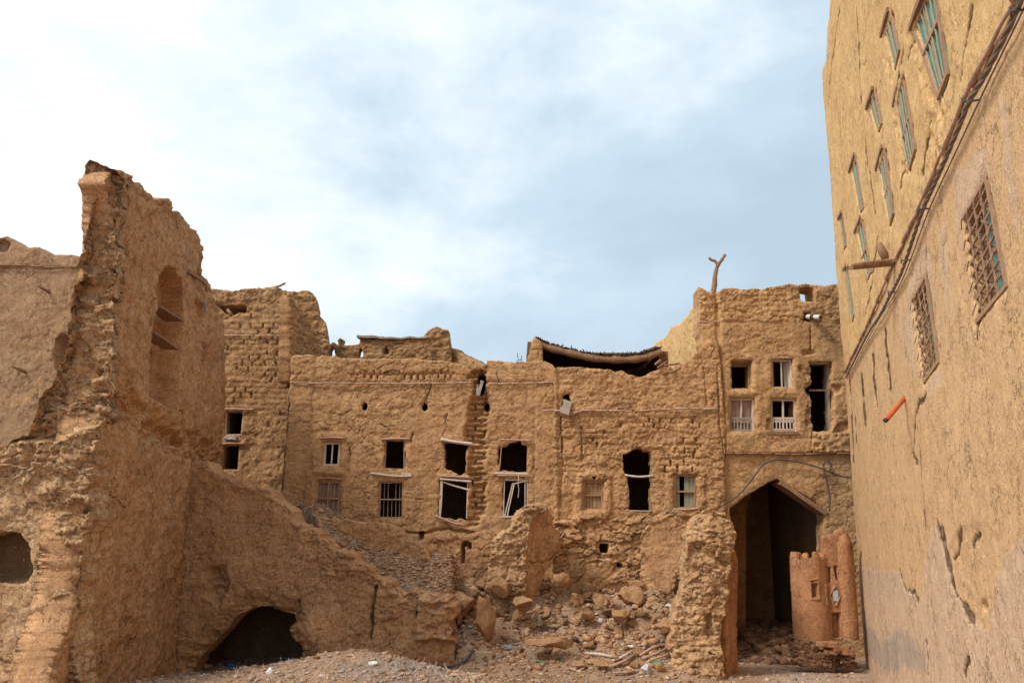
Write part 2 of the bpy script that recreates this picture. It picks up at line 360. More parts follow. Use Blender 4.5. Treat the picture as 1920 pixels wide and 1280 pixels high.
def bricks(u, z, seed, w_=.34, h_=.15, gap=.022, dep=.05, miss=.1):
    zz = z + .025 * fbm(u, z, .9, 2, seed); r = np.floor(zz / h_); uu = u / w_ + .5 * (r % 2) + .22 * _h(r, r * 0, r * 0, seed) + .10 * fbm(u, z, .25, 2, seed + 1)
    c = np.floor(uu); fu = (uu - c) * w_; fz = zz - r * h_
    e_ = np.minimum(np.minimum(fu, w_ - fu), np.minimum(fz, h_ - fz))
    g = gap * (1 + .8 * fbm(u, z, .2, 2, seed + 2))
    rid = _h(c, r, r * 0, seed + 3)
    d = -dep * (1 - ss(g * .3, g * 1.4, e_)) + (rid - .5) * .035
    joint = ss(.04, .02, np.minimum(fu, w_ - fu)) * (fz > h_ * .12) * (fz < h_ * .9)
    d = d - .16 * joint * (_h(c, r, r * 0 + 1, seed + 4) < miss)
    return d
def stones(u, z, seed):
    wu = u + .2 * fbm(u, z, .45, 3, seed); wz = z + .10 * fbm(u, z, .4, 3, seed + 1)
    f1, f2, cid = vor(wu / .46, wz / .17, seed + 2, 1.0)
    e_ = (f2 - f1); pl_ = ss(.15, .4, fbm(u, z, .55, 3, seed + 7))
    tilt = (np.sin(cid * 40) * (wu % .46) + np.cos(cid * 31) * (wz % .17)) * .12
    return (-.10 * (1 - ss(.02, .10, e_)) + (cid - .5) * .12 + tilt) * (1 - .75 * pl_) + .03 * fbm(u, z, .12, 3, seed + 3, g=.75)
def rubble_relief(u, z, seed, a=.13):
    d = a * fbm(u, z, .75, 3, seed) + a * .5 * fbm(u, z * 1.7, .3, 3, seed + 6)
    wu = u + .15 * fbm(u, z, .3, 3, seed + 20)
    f1, f2, cid = vor(wu / .30, (z + .08 * fbm(u, z, .3, 2, seed + 8)) / .13, seed + 9)
    g1, g2, cid2 = vor((wu + .1 * fbm(u, z, .15, 2, seed + 31)) / .13, z / .07, seed + 19)
    return d + (cid - .5) * a * .7 - a * .3 * (1 - ss(.0, .12, f2 - f1)) + (cid2 - .5) * a * .45 + a * .3 * fbm(u, z, .10, 3, seed + 11, g=.75)
def vecrough(Pn, a, seed, s1=.5):
    if a <= 0: return 0
    x, y, z = Pn.T
    r = [fbm(x, y, s1, 4, seed + 40 * k, z) for k in range(3)]
    return np.stack(r, 1) * a
def relief_wall(name, mat, parent, pl, outline, holes=(), step=.035, disp=None, thick=.45, thickf=None, rag=.0, raghole=.02, ragsc=.25, back=False, rough=0.0,
                nring=3, attrs=None, seed=1, ugrid=None, zmin=-.6, roughsc=.5, bevel=.03, loc=None, cracklines=()):
    ol = pl.pts(outline); ol = [(u, max(z, zmin)) for u, z in ol]
    us = [q[0] for q in ol]; zs = [q[1] for q in ol]; m = .2 + rag * 2
    gu = np.arange(min(us) - m, max(us) + m, step) if ugrid is None else np.array(ugrid); gz = np.arange(min(zs) - m, max(zs) + m, step)
    Ug, Zg = np.meshgrid(gu, gz, indexing='ij')
    s = sdpoly(Ug, Zg, ol) + (rag * (fbm(Ug, Zg, ragsc, 4, seed + 70) + .5 * fbm(Ug, Zg, ragsc * 4, 1, seed + 75)) if rag else 0)
    for h in holes:
        hp = pl.pts(h) if not isinstance(h, dict) else pl.pts(h['p']); rh = raghole if not isinstance(h, dict) else h.get('rag', raghole)
        hu = [q[0] for q in hp]; hz = [q[1] for q in hp]
        i0, i1 = np.searchsorted(gu, [min(hu) - .5, max(hu) + .5]); j0, j1 = np.searchsorted(gz, [min(hz) - .5, max(hz) + .5])
        a, b = Ug[i0:i1, j0:j1], Zg[i0:i1, j0:j1]
        sh = sdpoly(a, b, hp) + rh * fbm(a, b, .16, 3, seed + 90)
        s[i0:i1, j0:j1] = np.minimum(s[i0:i1, j0:j1], -sh)
    s[0, :] = s[-1, :] = s[:, 0] = s[:, -1] = -1
    inn = s > 0; nu, nz = s.shape
    nid = -np.ones(s.shape, np.int64); nid[inn] = np.arange(inn.sum())
    VU = [Ug[inn]]; VZ = [Zg[inn]]; VS = [s[inn]]; cnt = inn.sum()
    # crossing vertices
    hx = inn[:-1] != inn[1:]; t = s[:-1] / (s[:-1] - s[1:] + 1e-12); t = np.clip(t, .04, .96)
    hid = -np.ones(hx.shape, np.int64); hid[hx] = cnt + np.arange(hx.sum()); cnt += hx.sum()
    VU.append((Ug[:-1] + (Ug[1:] - Ug[:-1]) * t)[hx]); VZ.append(Zg[:-1][hx]); VS.append(np.zeros(hx.sum()))
    vx = inn[:, :-1] != inn[:, 1:]; t = s[:, :-1] / (s[:, :-1] - s[:, 1:] + 1e-12); t = np.clip(t, .04, .96)
    vid = -np.ones(vx.shape, np.int64); vid[vx] = cnt + np.arange(vx.sum()); cnt += vx.sum()
    VU.append(Ug[:, :-1][vx]); VZ.append((Zg[:, :-1] + (Zg[:, 1:] - Zg[:, :-1]) * t)[vx]); VS.append(np.zeros(vx.sum()))
    U = np.concatenate(VU); Z = np.concatenate(VZ); S = np.concatenate(VS)
    c = inn[:-1, :-1].astype(int) + inn[1:, :-1] + inn[1:, 1:] + inn[:-1, 1:]
    I, J = np.nonzero(c == 4); quads = np.stack([nid[I, J], nid[I + 1, J], nid[I + 1, J + 1], nid[I, J + 1]], 1)
    polys = []; bed = []
    I, J = np.nonzero((c > 0) & (c < 4))
    for i, j in zip(I.tolist(), J.tolist()):
        cs = ((i, j), (i + 1, j), (i + 1, j + 1), (i, j + 1)); ed = (hid[i, j], vid[i + 1, j], hid[i, j + 1], vid[i, j])
        p = []; lastout = None; firstin = None
        for k in range(4):
            a = inn[cs[k]]; b = inn[cs[(k + 1) % 4]]
            if a: p.append(int(nid[cs[k]]))
            if a != b:
                e_ = int(ed[k]); p.append(e_)
                if a: lastout = e_
                else:
                    if lastout is not None: bed.append((lastout, e_)); lastout = None
                    else: firstin = e_
        if lastout is not None and firstin is not None: bed.append((lastout, firstin))
        if len(p) >= 3: polys.append(tuple(p))
    n = len(U)
    D = disp(U, Z, S) if disp is not None else np.zeros(n)
    if bevel: D = D - bevel * np.exp(-np.maximum(S, 0) / .035)
    O = pl.O; V0 = O[None] + U[:, None] * pl.U[None] + Z[:, None] * np.array([[0, 0, 1.0]])
    Vf = V0 + pl.N[None] * D[:, None]
    V = [Vf]; T = [np.zeros(n)]
    bv = np.array(sorted({a for e_ in bed for a in e_}), int); pos = {int(v): k for k, v in enumerate(bv)}
    rings = [bv]; cur = n; extra_q = []
    for r in range(1, nring + 1):
        tt = thick * r / nring
        jit = .012 * np.stack([fbm(U[bv], Z[bv] + 9 * r, .12, 2, seed + 5 * r + k) for k in range(3)], 1) if r < nring else 0
        if thickf is not None: tt = (thickf(U[bv], Z[bv]) * r / nring)[:, None]
        V.append(V0[bv] - pl.N[None] * tt + jit); rings.append(np.arange(cur, cur + len(bv))); cur += len(bv)
    for a, b in bed:
        ka, kb = pos[a], pos[b]
        for r in range(nring): extra_q.append((int(rings[r][kb]), int(rings[r][ka]), int(rings[r + 1][ka]), int(rings[r + 1][kb])))
    if back:
        bmap = np.empty(n, np.int64); isb = np.zeros(n, bool); isb[bv] = True; nb_ = (~isb).sum()
        bmap[bv] = rings[-1]; bmap[~isb] = cur + np.arange(nb_); V.append(V0[~isb] - pl.N[None] * (thick + .3 * D[~isb][:, None])); cur += nb_
        quads = np.concatenate([quads, bmap[quads][:, ::-1]]); polys += [tuple(int(bmap[i]) for i in p)[::-1] for p in polys]
    V = np.concatenate(V)
    if rough: V = V + vecrough(V, rough, seed + 200, roughsc)
    q2 = np.array(extra_q, np.int64).reshape(-1, 4); quads = np.concatenate([quads, q2]) if len(q2) else quads
    at = {}
    if cracklines:
        cm = np.zeros(n)
        for q, w_ in cracklines: cm = np.maximum(cm, crackmask(pl, q, U, Z, w_, 7, .04))
        full = np.zeros(len(V)); full[:n] = cm; at['crack'] = full  # mask for the dirt and painted shade colour along the cracks
    if attrs:
        for kx, fx in attrs.items():
            a0 = fx(U, Z); full = np.zeros(len(V)); full[:n] = a0; at[kx] = full
    if parent is None and loc is None: loc = V0[np.argmin(Z)]
    return mkmesh(name, V, polys, mat, parent, True, at, loc=loc, quads=quads)
def polymask(pl, poly, u, z, soft=.04, n=.04, seed=3, nsc=.3):
    return ss(-soft, soft, sdpoly(u, z, pl.pts(poly)) + n * fbm(u, z, nsc, 3, seed))
def crackmask(pl, pts, u, z, w_=.03, seed=4, wob=.05):
    if hasattr(pl, 'au'):
        q = pl.pts(pts); uu = (u + wob * 2.5 * fbm(u, z, .22, 3, seed)) * pl.au; zz_ = z + wob * fbm(u, z, .2, 3, seed + 1); w_ = w_ * (.85 + .9 * fbm(u, z, .28, 3, seed + 6)); w_ = np.maximum(w_, .006); return 1 - ss(w_ * .3, w_, sdline(uu, zz_, [(a * pl.au, b) for a, b in q]))
    uu = u + wob * fbm(u, z, .22, 3, seed); zz = z + wob * fbm(u, z, .2, 3, seed + 1); w_ = np.maximum(w_ * (.75 + .7 * fbm(u, z, .3, 3, seed + 6)), .008)
    return 1 - ss(w_ * .3, w_, sdline(uu, zz, pl.pts(pts)))
# ------------------------------------------------------------------ ground
def pxof(x, y): return 960 + x / y * F / cp
CTOP = [(300, 5.6), (366, 5.15), (440, 4.68), (520, 4.05), (560, 3.58), (600, 3.2), (650, 2.72), (700, 2.25), (760, 2.0), (853, 1.75)]
def ground_z(x, y, detail=True):
    x = np.asarray(x, float); y = np.asarray(y, float); yy = np.maximum(y, .5); px = pxof(x, yy)
    z = np.clip((22.5 - y) * .11, 0, 2.2) - .12 * ss(22, 26, y)
    z = z + .62 * np.exp(-((px - 660) / 230) ** 2 - ((y - 18.6) / 1.7) ** 2) * (y > 8) * (1 + .35 * fbm(x, y, 1.1, 3, 97))
    z = z - .30 * ss(900, 1150, px) * ss(13, 17, y) * ss(22, 19, y)
    # rubble bowl between the stub walls
    bowl = ss(835, 875, px) * ss(1345, 1290, px)
    rise = ss(20.6, 25.7, y + .35 * fbm(x, y, 1.6, 2, 61))
    hb = .16 * fbm(x, y, .7, 2, 91) + np.interp(px, [850, 950, 1050, 1150, 1250, 1300], [2.1, 1.85, 1.75, 1.8, 2.05, 2.1]) + .5 * np.exp(-((px - 905) / 42) ** 2 - ((y - 23.6) / 1.0) ** 2) + .35 * np.exp(-((px - 1235) / 45) ** 2 - ((y - 23.4) / 1.2) ** 2)
    z = z + bowl * rise * hb
    v1, v2_, vi = vor(x / .55 + .3 * fbm(x, y, .5, 2, 93), y / .5, 94)
    lump = .26 * fbm(x, y, .9, 3, 62) + .16 * np.abs(fbm(x, y, .33, 3, 63)) + .20 * (vi - .4) * (1 - ss(.0, .1, .12 - (v2_ - v1))) * bowl * ss(21.5, 23, y)
    z = z + lump * (bowl * ss(20.5, 22.5, y) + .16)
    # slope of rubble piled behind the collapsed wall
    cy = np.interp(px, [340, 860], [22.8, 22.0])
    lo_ = np.interp(px, [578, 606], [2.75, .3]); left = ss(868, 845, px) * ss(0, .25, y - cy - lo_)
    ct = np.interp(px, [q[0] for q in CTOP], [q[1] for q in CTOP])
    zl = ct - .03 + np.interp(px, [480, 620, 850], [.04, .30, .36]) * np.clip(y - cy - .3, 0, 5) + .22 * fbm(x, y, .8, 4, 66) + .08 * fbm(x, y, .2, 2, 68)
    z = z * (1 - left) + zl * left
    # passage
    gp = ss(1350, 1385, px) * ss(26.0, 27.8, y) * (x > 4)
    z = z + gp * (.28 + .14 * fbm(x, y, .6, 3, 67))
    if detail: z = z + .022 * fbm(x, y, .22, 3, 64) + .012 * fbm(x, y, .07, 2, 65)
    return z
def on_ground(px, py):
    r = ray(px, py)
    ys = np.linspace(14, 31, 1700); ps = CAM[None] + r[None] * (ys / r[1])[:, None]
    d = ps[:, 2] - ground_z(ps[:, 0], ps[:, 1]); k = np.nonzero(d < 0)[0]
    return ps[k[0]] if len(k) else ps[-1]
gx = np.concatenate([-np.geomspace(900, 13.5, 26), np.arange(-13, 12.2, .045), np.geomspace(12.6, 900, 26)])
gy = np.concatenate([-np.geomspace(300, 2, 12), np.arange(-1, 14.2, .35), np.arange(14.4, 27, .045), np.arange(27.1, 33, .2), np.geomspace(34, 1500, 22)])
Gx, Gy = np.meshgrid(gx, gy, indexing='ij'); Gz = ground_z(Gx, Gy)
Vg = np.stack([Gx, Gy, Gz], -1).reshape(-1, 3)
ii = np.arange(len(gx) * len(gy)).reshape(len(gx), len(gy))
Qg = np.stack([ii[:-1, :-1], ii[1:, :-1], ii[1:, 1:], ii[:-1, 1:]], -1).reshape(-1, 4)
pxg = pxof(Vg[:, 0], np.maximum(Vg[:, 1], 1)); yg = Vg[:, 1]; nzg = fbm(Vg[:, 0], yg, .5, 4, 77)
ash = ss(.05, .5, np.exp(-((pxg - 770) / 85) ** 2 - ((yg - 17.8) / 1.5) ** 2) + .45 * nzg - .02) * (yg > 10)
cy_ = np.interp(pxg, [340, 860], [22.8, 22.0])
slope = ss(.1, .5, nzg + .35) * (pxg < 860) * (yg > cy_) * (yg < 27) * .8
path = ss(1380, 1460, pxg) * ss(0, .3, nzg + .4) * (yg < 24) * (yg > 3)
ground = mkmesh('ground', Vg, None, M_ground, None, True, {'patch': slope, 'patch2': path, 'stain': ash * .5}, loc=(0, 0, 0), quads=Qg)
ground['kind'] = 'structure'
# ------------------------------------------------------------------ window joinery
class Quad:
    def __init__(s, pl, q, off=-.12):
        s.pl = pl; s.q = pl.pts(q); s.off = off; (a, b), (c, d), (e_, f), (g, h) = s.q
        s.w_ = (math.hypot(c - a, d - b) + math.hypot(e_ - g, f - h)) / 2; s.h_ = (abs(b - h) + abs(d - f)) / 2
    def p(s, x, t, o=0.0):
        (a, b), (c, d), (e_, f), (g, h) = s.q
        u = (g * (1 - x) + e_ * x) * (1 - t) + (a * (1 - x) + c * x) * t; z = (h * (1 - x) + f * x) * (1 - t) + (b * (1 - x) + d * x) * t
        return s.pl.w(u, z, s.off + o)
def lines(Q, segs, wd, dp, o=0.0, mb=None, jit=0.0, seg=1):
    mb = mb or MB()
    for a, b in segs: mb.beam(Q.p(*a, o), Q.p(*b, o), wd, dp, Q.pl.N, seg, jit)
    return mb
def frame(parent, Q, mat, fw=.05, mull=(), trans=(), sides='lrtb', dp=.07, name='window', jit=.002):
    ex = fw / 2 / Q.w_; ey = fw / 2 / Q.h_; mb = MB()
    if 'l' in sides: lines(Q, [((ex, 0), (ex, 1))], fw, dp, 0, mb, jit)
    if 'r' in sides: lines(Q, [((1 - ex, 0), (1 - ex, 1))], fw, dp, 0, mb, jit)
    if 't' in sides: lines(Q, [((2 * ex, 1 - ey), (1 - 2 * ex, 1 - ey))], fw, dp - .004, 0, mb, jit)
    if 'b' in sides: lines(Q, [((2 * ex, ey), (1 - 2 * ex, ey))], fw, dp - .004, 0, mb, jit)
    for m in mull: lines(Q, [((m, 2 * ey), (m, 1 - 2 * ey))], fw * .8, dp - .012, 0, mb, jit)
    for t in trans: lines(Q, [((2 * ex, t), (1 - 2 * ex, t))], fw * .9, dp + .012, 0, mb, jit)
    return mb.build(name, mat, parent)
def bars(parent, Q, xs, t0, t1, mat, r=.012, o=-.03, name='bar'):
    for x in xs:
        mb = MB(); mb.tube([Q.p(x, t0, o), Q.p(x, t1, o)], r, 6); mb.build(name, mat, parent)
def shutter(parent, Q, x0, x1, t0, t1, mat, o=-.06, boards=4, name='shutter', gap=.012, drop=()):
    mb = MB(); W = Q.w_ * (x1 - x0)
    for i in range(boards):
        if i in drop: continue
        a = x0 + (x1 - x0) * (i + .5) / boards
        mb.beam(Q.p(a, t0, o + rng.uniform(-.006, .006)), Q.p(a, t1 - rng.uniform(0, .01), o + rng.uniform(-.006, .006)), W / boards - gap, .025, Q.pl.N)
    return mb.build(name, mat, parent)
def stick(parent, pts, r, mat=None, name='lintel', n=7, jit=.12):
    mb = MB(); mb.tube(curve_pts(pts, 5), r, n, jit); return mb.build(name, mat or M_stick, parent, True)
def stickrow(parent, pl, px, r=.028, off=.03, name='string_course', seglen=.42, mat=None):
    """a course of thin sticks laid end to end"""
    u = pl.pts(px); mb = MB()
    for (a, b), (c, d) in zip(u[:-1], u[1:]):
        n = max(1, int(round(math.hypot(c - a, d - b) / seglen)))
        for i in range(n):
            t0 = i / n - .02; t1 = (i + 1) / n + .01; o1 = rng.uniform(-.012, .012); z1 = rng.uniform(-.014, .014)
            mb.tube([pl.w(a + (c - a) * t0, b + (d - b) * t0 + z1, off), pl.w(a + (c - a) * (t0 + t1) / 2, b + (d - b) * (t0 + t1) / 2 + z1, off + .008), pl.w(a + (c - a) * t1, b + (d - b) * t1 + z1 * .5, off + o1)], r * rng.uniform(.75, 1.15), 6, .12)
    return mb.build(name, mat or M_stick, parent, True)
def slab(mb, A, B, z0, z1, th, nrm):
    A = np.array([A[0], A[1], 0.0]); B = np.array([B[0], B[1], 0.0]); n = np.array(nrm, float) * th; Zv = np.array([0, 0, 1.0])
    mb.hexa([A + Zv * z0, B + Zv * z0, B + n + Zv * z0, A + n + Zv * z0, A + Zv * z1, B + Zv * z1, B + n + Zv * z1, A + n + Zv * z1])
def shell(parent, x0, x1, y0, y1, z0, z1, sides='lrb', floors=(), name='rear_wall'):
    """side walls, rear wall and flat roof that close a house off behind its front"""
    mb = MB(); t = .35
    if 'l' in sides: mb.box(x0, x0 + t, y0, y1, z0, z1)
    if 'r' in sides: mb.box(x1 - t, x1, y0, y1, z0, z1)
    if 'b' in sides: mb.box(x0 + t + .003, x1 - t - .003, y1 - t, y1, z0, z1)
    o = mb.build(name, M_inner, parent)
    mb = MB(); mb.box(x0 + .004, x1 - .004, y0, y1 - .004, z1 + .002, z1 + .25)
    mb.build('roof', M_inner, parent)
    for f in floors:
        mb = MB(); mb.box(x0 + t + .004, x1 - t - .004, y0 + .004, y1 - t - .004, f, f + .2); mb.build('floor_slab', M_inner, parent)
# ================================================================== far left house
plA = pl2(-260, 20.6, 170, 20.2)
hA = thing('mud_house', 'greyish plastered mud house at the far left behind the tall broken wall', 'house', plA.w(2.5, 0))
nA1 = [(104, 690), (103, 655), (108, 636), (118, 627), (130, 632), (140, 650), (140, 715)]
nA2 = [(136, 590), (137, 552), (150, 548), (150, 590)]
def dA(u, z, s):
    d = mud_relief(u, z, 11, .04, .012, .006, .025, .4, .025, 0)
    d += .05 * ss(0, .03, sdpoly(u, z, plA.pts([(-400, 380), (300, 395), (300, 506), (-400, 494)])))
    for q in (nA1, nA2): d = d - .28 * polymask(plA, q, u, z, .03, .02)
    d = d - .25 * polymask(plA, [(-20, 470), (-20, 450), (8, 449), (18, 458), (10, 471)], u, z, .03, .03)
    return d
relief_wall('wall', M_leftback, hA, plA, [(-260, 450), (-60, 448), (0, 446), (14, 444), (22, 450), (38, 456), (50, 464), (72, 464), (88, 470), (98, 478), (120, 478), (160, 482), (190, 483), (190, 1250), (-260, 1250)],
            step=.04, disp=dA, rag=.05, thick=.5, back=True, rough=.03, seed=11, attrs={'patch': lambda u, z: np.maximum(polymask(plA, [(62, 722), (70, 705), (80, 700), (78, 722), (66, 735)], u, z, .02, .1), polymask(plA, [(-10, 745), (30, 742), (60, 735), (55, 755), (20, 765), (-10, 770)], u, z, .02, .22) * .6)})
stickrow(hA, plA, [(-260, 494), (0, 498), (150, 503)], .018, .065, mat=M_log)
for a, b in (((84, 541), (95, 550)), ((34, 689), (50, 699))):
    mb = MB(); mb.tube([plA.p(*b, -.1), plA.p(*b, .0) * .5 + plA.p(*a, .25) * .5, plA.p(*a, .28)], [.035, .032, .028], 7, .1); mb.build('peg', M_log, hA, True)
mbx = MB(); mbx.box(*sorted((plA.w(0, 0)[0], plA.w(plA.len, 0)[0])), 23.3, 23.8, -.2, plA.p(60, 520)[2]); mbx.build('rear_wall', M_inner, hA)
# ================================================================== tall ruined wall on the left
plS = pl2(155, 16.5, 432, 26.9)           # its plastered side
plE = pl2(-200, 16.45, 260, 16.45)        # its broken end
tall = thing('ruined_wall', 'tall ruined mud wall rising to a point on the left with an arched shelf niche and crumbling broken end', 'wall', (-8.0, 16.6, .5))
niche = [(281, 742), (285, 660), (292, 590), (298, 545), (303, 514), (309, 502), (318, 498), (329, 506), (338, 524), (343, 552), (344, 600), (338, 680), (330, 772)]
def dS(u, z, s):
    d = mud_relief(u, z, 21, .07, .028, .016, .028, .5, .03, .0)
    d = d - .50 * polymask(plS, niche, u, z, .015, .012)
    rt = polymask(plS, [(170, 790), (200, 700), (300, 770), (360, 800), (420, 850), (440, 900), (370, 880), (300, 830), (240, 815)], u, z, .12, .35)
    top = ss(.5, .1, s)
    d = d + (rt + top * .6) * rubble_relief(u, z, 23, .13) - .10 * rt
    # break-out pockets below the niche and along the right edge
    for q, dp in (([(280, 795), (300, 790), (335, 815), (350, 835), (330, 836), (290, 815)], .22), ([(380, 640), (395, 650), (398, 760), (385, 780)], .10), ([(365, 560), (385, 575), (382, 610), (368, 600)], .14), ([(372, 500), (384, 520), (380, 550), (370, 540)], .12)):
        d = d - dp * polymask(plS, q, u, z, .06, .08)
    d = d - .10 * crackmask(plS, [(366, 870), (358, 940), (346, 1030), (340, 1100), (334, 1150), (325, 1222)], u, z, .07)
    for q in ([(180, 900), (205, 925), (235, 948)], [(165, 968), (200, 985)]): d = d - .03 * crackmask(plS, q, u, z, .03)
    for q in ((152, 1135), (232, 1132), (310, 1130)):
        c = plS.uz(*q); d = d - .07 * ss(.09, .03, np.hypot(u - c[0], (z - c[1]) * .5))
    d = d + .05 * ss(0, .12, -sdpoly(u, z, plS.pts([(100, 700), (180, 790), (420, 880), (520, 930), (520, 1400), (60, 1400)]))) * 0
    return d
oS = [(206, 350), (207, 334), (216, 322), (232, 324), (242, 330), (268, 346), (288, 368), (300, 371), (318, 372), (326, 392), (346, 403), (358, 428), (371, 444), (381, 462), (380, 480), (383, 500), (384, 518), (393, 522), (400, 545), (402, 560), (408, 575), (412, 590), (422, 604), (424, 640), (422, 700), (420, 800), (418, 890), (440, 900), (440, 1230), (60, 1400), (130, 1150), (160, 960), (180, 800), (205, 600), (214, 450), (212, 380)]
uS = np.concatenate([np.arange(-.8, 3.0, .028), np.arange(3.0, 11.6, .036)])
relief_wall('side_face', M_ruin, tall, plS, oS, step=.034, disp=dS, rag=.09, ragsc=.3, thick=.65, thickf=lambda u, z: .22 + .5 * ss(plS.uz(190, 330)[1], plS.uz(190, 620)[1], z), rough=.045, seed=22, ugrid=uS, zmin=-.4, back=True, cracklines=[([(366, 870), (358, 940), (346, 1030), (340, 1100), (334, 1150), (325, 1222)], .045), ([(180, 900), (205, 925), (235, 948)], .02), ([(165, 968), (200, 985)], .02)])
for (a, b) in (((300, 575), (341, 601)), ((291, 625), (334, 654))):
    Aq = plS.p(*a, -.17); Bq = plS.p(*b, -.17); mb = MB(); mb.beam(Aq, Bq, .045, .40, plS.N, 4, .004); mb.build('niche_shelf', M_log, tall)
mb = MB(); mb.beam(plS.p(350, 508, .06), plS.p(382, 532, .06), .08, .06, plS.N, 3, .01); mb.beam(plS.p(383, 532, .06), plS.p(384, 546, .06), .07, .05, plS.N, 2, .01); mb.build('lintel_board', M_log, tall)
mb = MB(); mb.beam(plS.p(381, 566, .05), plS.p(382, 584, .05), .1, .05, plS.N, 3, .01); mb.build('wood_stump', M_greyw, tall)
arch = [(-60, 1095), (-60, 1010), (-20, 998), (12, 994), (32, 1000), (48, 1016), (57, 1040), (57, 1070), (50, 1092), (20, 1100)]
def dE(u, z, s):
    pl_ = polymask(plE, [(-300, 895), (60, 905), (95, 935), (100, 980), (95, 1040), (90, 1120), (70, 1180), (30, 1230), (10, 1290), (-300, 1320)], u, z, .10, .16)
    r = rubble_relief(u, z, 31, .17); m = mud_relief(u, z, 33, .05, .02, .008, .035, .5, .03, 0)
    d = r * (1 - pl_) + (m - .05) * pl_
    d = d - .10 * (1 - ss(.0, .05, np.abs(((z + .1 * fbm(u, z, .8, 2, 35)) / .42) % 1 - .5) * .42)) * (1 - pl_) * ss(-.2, .2, fbm(u, z, .5, 2, 36))
    for q, dp in (([(75, 1165), (95, 1150), (125, 1155), (130, 1175), (120, 1195), (85, 1185)], .30), ([(62, 1222), (100, 1215), (115, 1245), (70, 1255)], .25), ([(75, 815), (110, 805), (110, 825), (85, 840)], .2),
                  ([(135, 945), (165, 945), (160, 962), (130, 955)], .2), ([(152, 612), (162, 622), (168, 650), (155, 642)], .12), ([(60, 830), (60, 870), (45, 890), (50, 840)], .12), ([(165, 730), (195, 745), (192, 765), (170, 752)], .14)):
        d = d - dp * polymask(plE, q, u, z, .05, .09)
    # steps back of the plinth-like lower part
    d = d - .30 * ss(.1, -.1, sdpoly(u, z, plE.pts([(-300, 835), (90, 820), (200, 790), (230, 1400), (-300, 1400)])))
    return d
oE = [(176, 352), (163, 344), (160, 326), (166, 314), (169, 299), (180, 304), (196, 313), (212, 324), (222, 336), (224, 350), (218, 420), (222, 480), (214, 560), (206, 620), (203, 700), (198, 770), (184, 800), (180, 830), (172, 880), (166, 960), (157, 1000), (148, 1070), (139, 1150), (132, 1200), (146, 1240), (150, 1400), (-220, 1400), (-220, 845), (-60, 838), (0, 836), (22, 822), (55, 820), (60, 790), (70, 758), (84, 735), (102, 700), (115, 672), (127, 648), (134, 615), (134, 560), (150, 520), (153, 495), (160, 470), (162, 420), (170, 385), (176, 368)]
relief_wall('broken_end', M_end, tall, plE, oE, holes=[{'p': arch, 'rag': .03}], step=.026, disp=dE, rag=.10, ragsc=.22, thick=.8, thickf=lambda u, z: .25 + .55 * ss(plE.uz(0, 840)[1], plE.uz(0, 900)[1], z), rough=.085, roughsc=.35, seed=32, zmin=-.3, nring=7, back=False)
# back of the arched recess
plEb = pl2(-200, 17.22, 120, 17.22)
relief_wall('niche_back', M_inner, tall, plEb, [(-160, 940), (90, 940), (90, 1140), (-160, 1140)], step=.05, disp=lambda u, z, s: mud_relief(u, z, 37) + .25 * ss(plEb.uz(0, 1078)[1] + .1, plEb.uz(0, 1078)[1] - .1, z + .1 * fbm(u, z, .3, 2, 3)), thick=.1, seed=38)  # dark interior mud paints in the shade of the recess
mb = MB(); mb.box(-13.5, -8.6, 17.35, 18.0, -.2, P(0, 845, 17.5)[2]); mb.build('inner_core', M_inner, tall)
# ================================================================== collapsed wall with the cave-like opening
plC = pl2(340, 22.75, 862, 22.0)
coll = thing('collapsed_wall', 'collapsed mud wall sloping down to the right with a low dark cave-like arch at its foot', 'wall', plC.w(3, .2))
oC = [(330, 862), (366, 866), (392, 876), (430, 893), (452, 903), (482, 916), (505, 928), (520, 942), (545, 962), (560, 985), (590, 1000), (610, 1022), (650, 1046), (680, 1068), (700, 1088), (735, 1098), (760, 1110), (790, 1108), (815, 1116), (838, 1118), (850, 1128), (856, 1150), (852, 1180), (858, 1260), (320, 1300)]
cave = [(346, 1300), (362, 1248), (374, 1228), (400, 1200), (424, 1178), (446, 1152), (470, 1138), (505, 1135), (530, 1146), (548, 1150), (552, 1165), (541, 1176), (545, 1196), (562, 1215), (572, 1300)]
def dC(u, z, s):
    d = mud_relief(u, z, 41, .08, .03, .014, .03, .45, .03, 0)
    rt = polymask(plC, [(520, 930), (580, 990), (560, 1050), (640, 1080), (700, 1120), (720, 1180), (860, 1210), (900, 1100), (700, 1000)], u, z, .15, .3)
    d = d + (rt * .75 + .6 * ss(.35, .0, s)) * rubble_relief(u, z, 43, .15)
    cv = sdpoly(u, z, plC.pts(cave)); lip = ss(-.45, -.05, cv)
    d = d - .16 * lip + lip * .8 * rubble_relief(u, z, 45, .14)
    d = d + .22 * ss(.5, .0, np.hypot(u - plC.uz(590, 1190)[0], (z - plC.uz(590, 1190)[1]) * 1.1) * .6)
    d = d - .16 * crackmask(plC, [(703, 1100), (698, 1150), (694, 1198)], u, z, .06) - .10 * crackmask(plC, [(782, 1120), (780, 1160)], u, z, .05)
    d = d - .05 * crackmask(plC, [(560, 1125), (558, 1145)], u, z, .04)
    d = d + .16 * polymask(plC, [(782, 1118), (850, 1122), (853, 1196), (780, 1200)], u, z, .06, .06)
    for q, dp in (([(395, 1070), (420, 1060), (428, 1090), (412, 1140), (392, 1120)], .22), ([(400, 1075), (412, 1070), (410, 1100), (400, 1100)], .12)):
        k = polymask(plC, q, u, z, .08, .10); d = d - dp * k + k * rubble_relief(u, z, 47, .12)
    return d
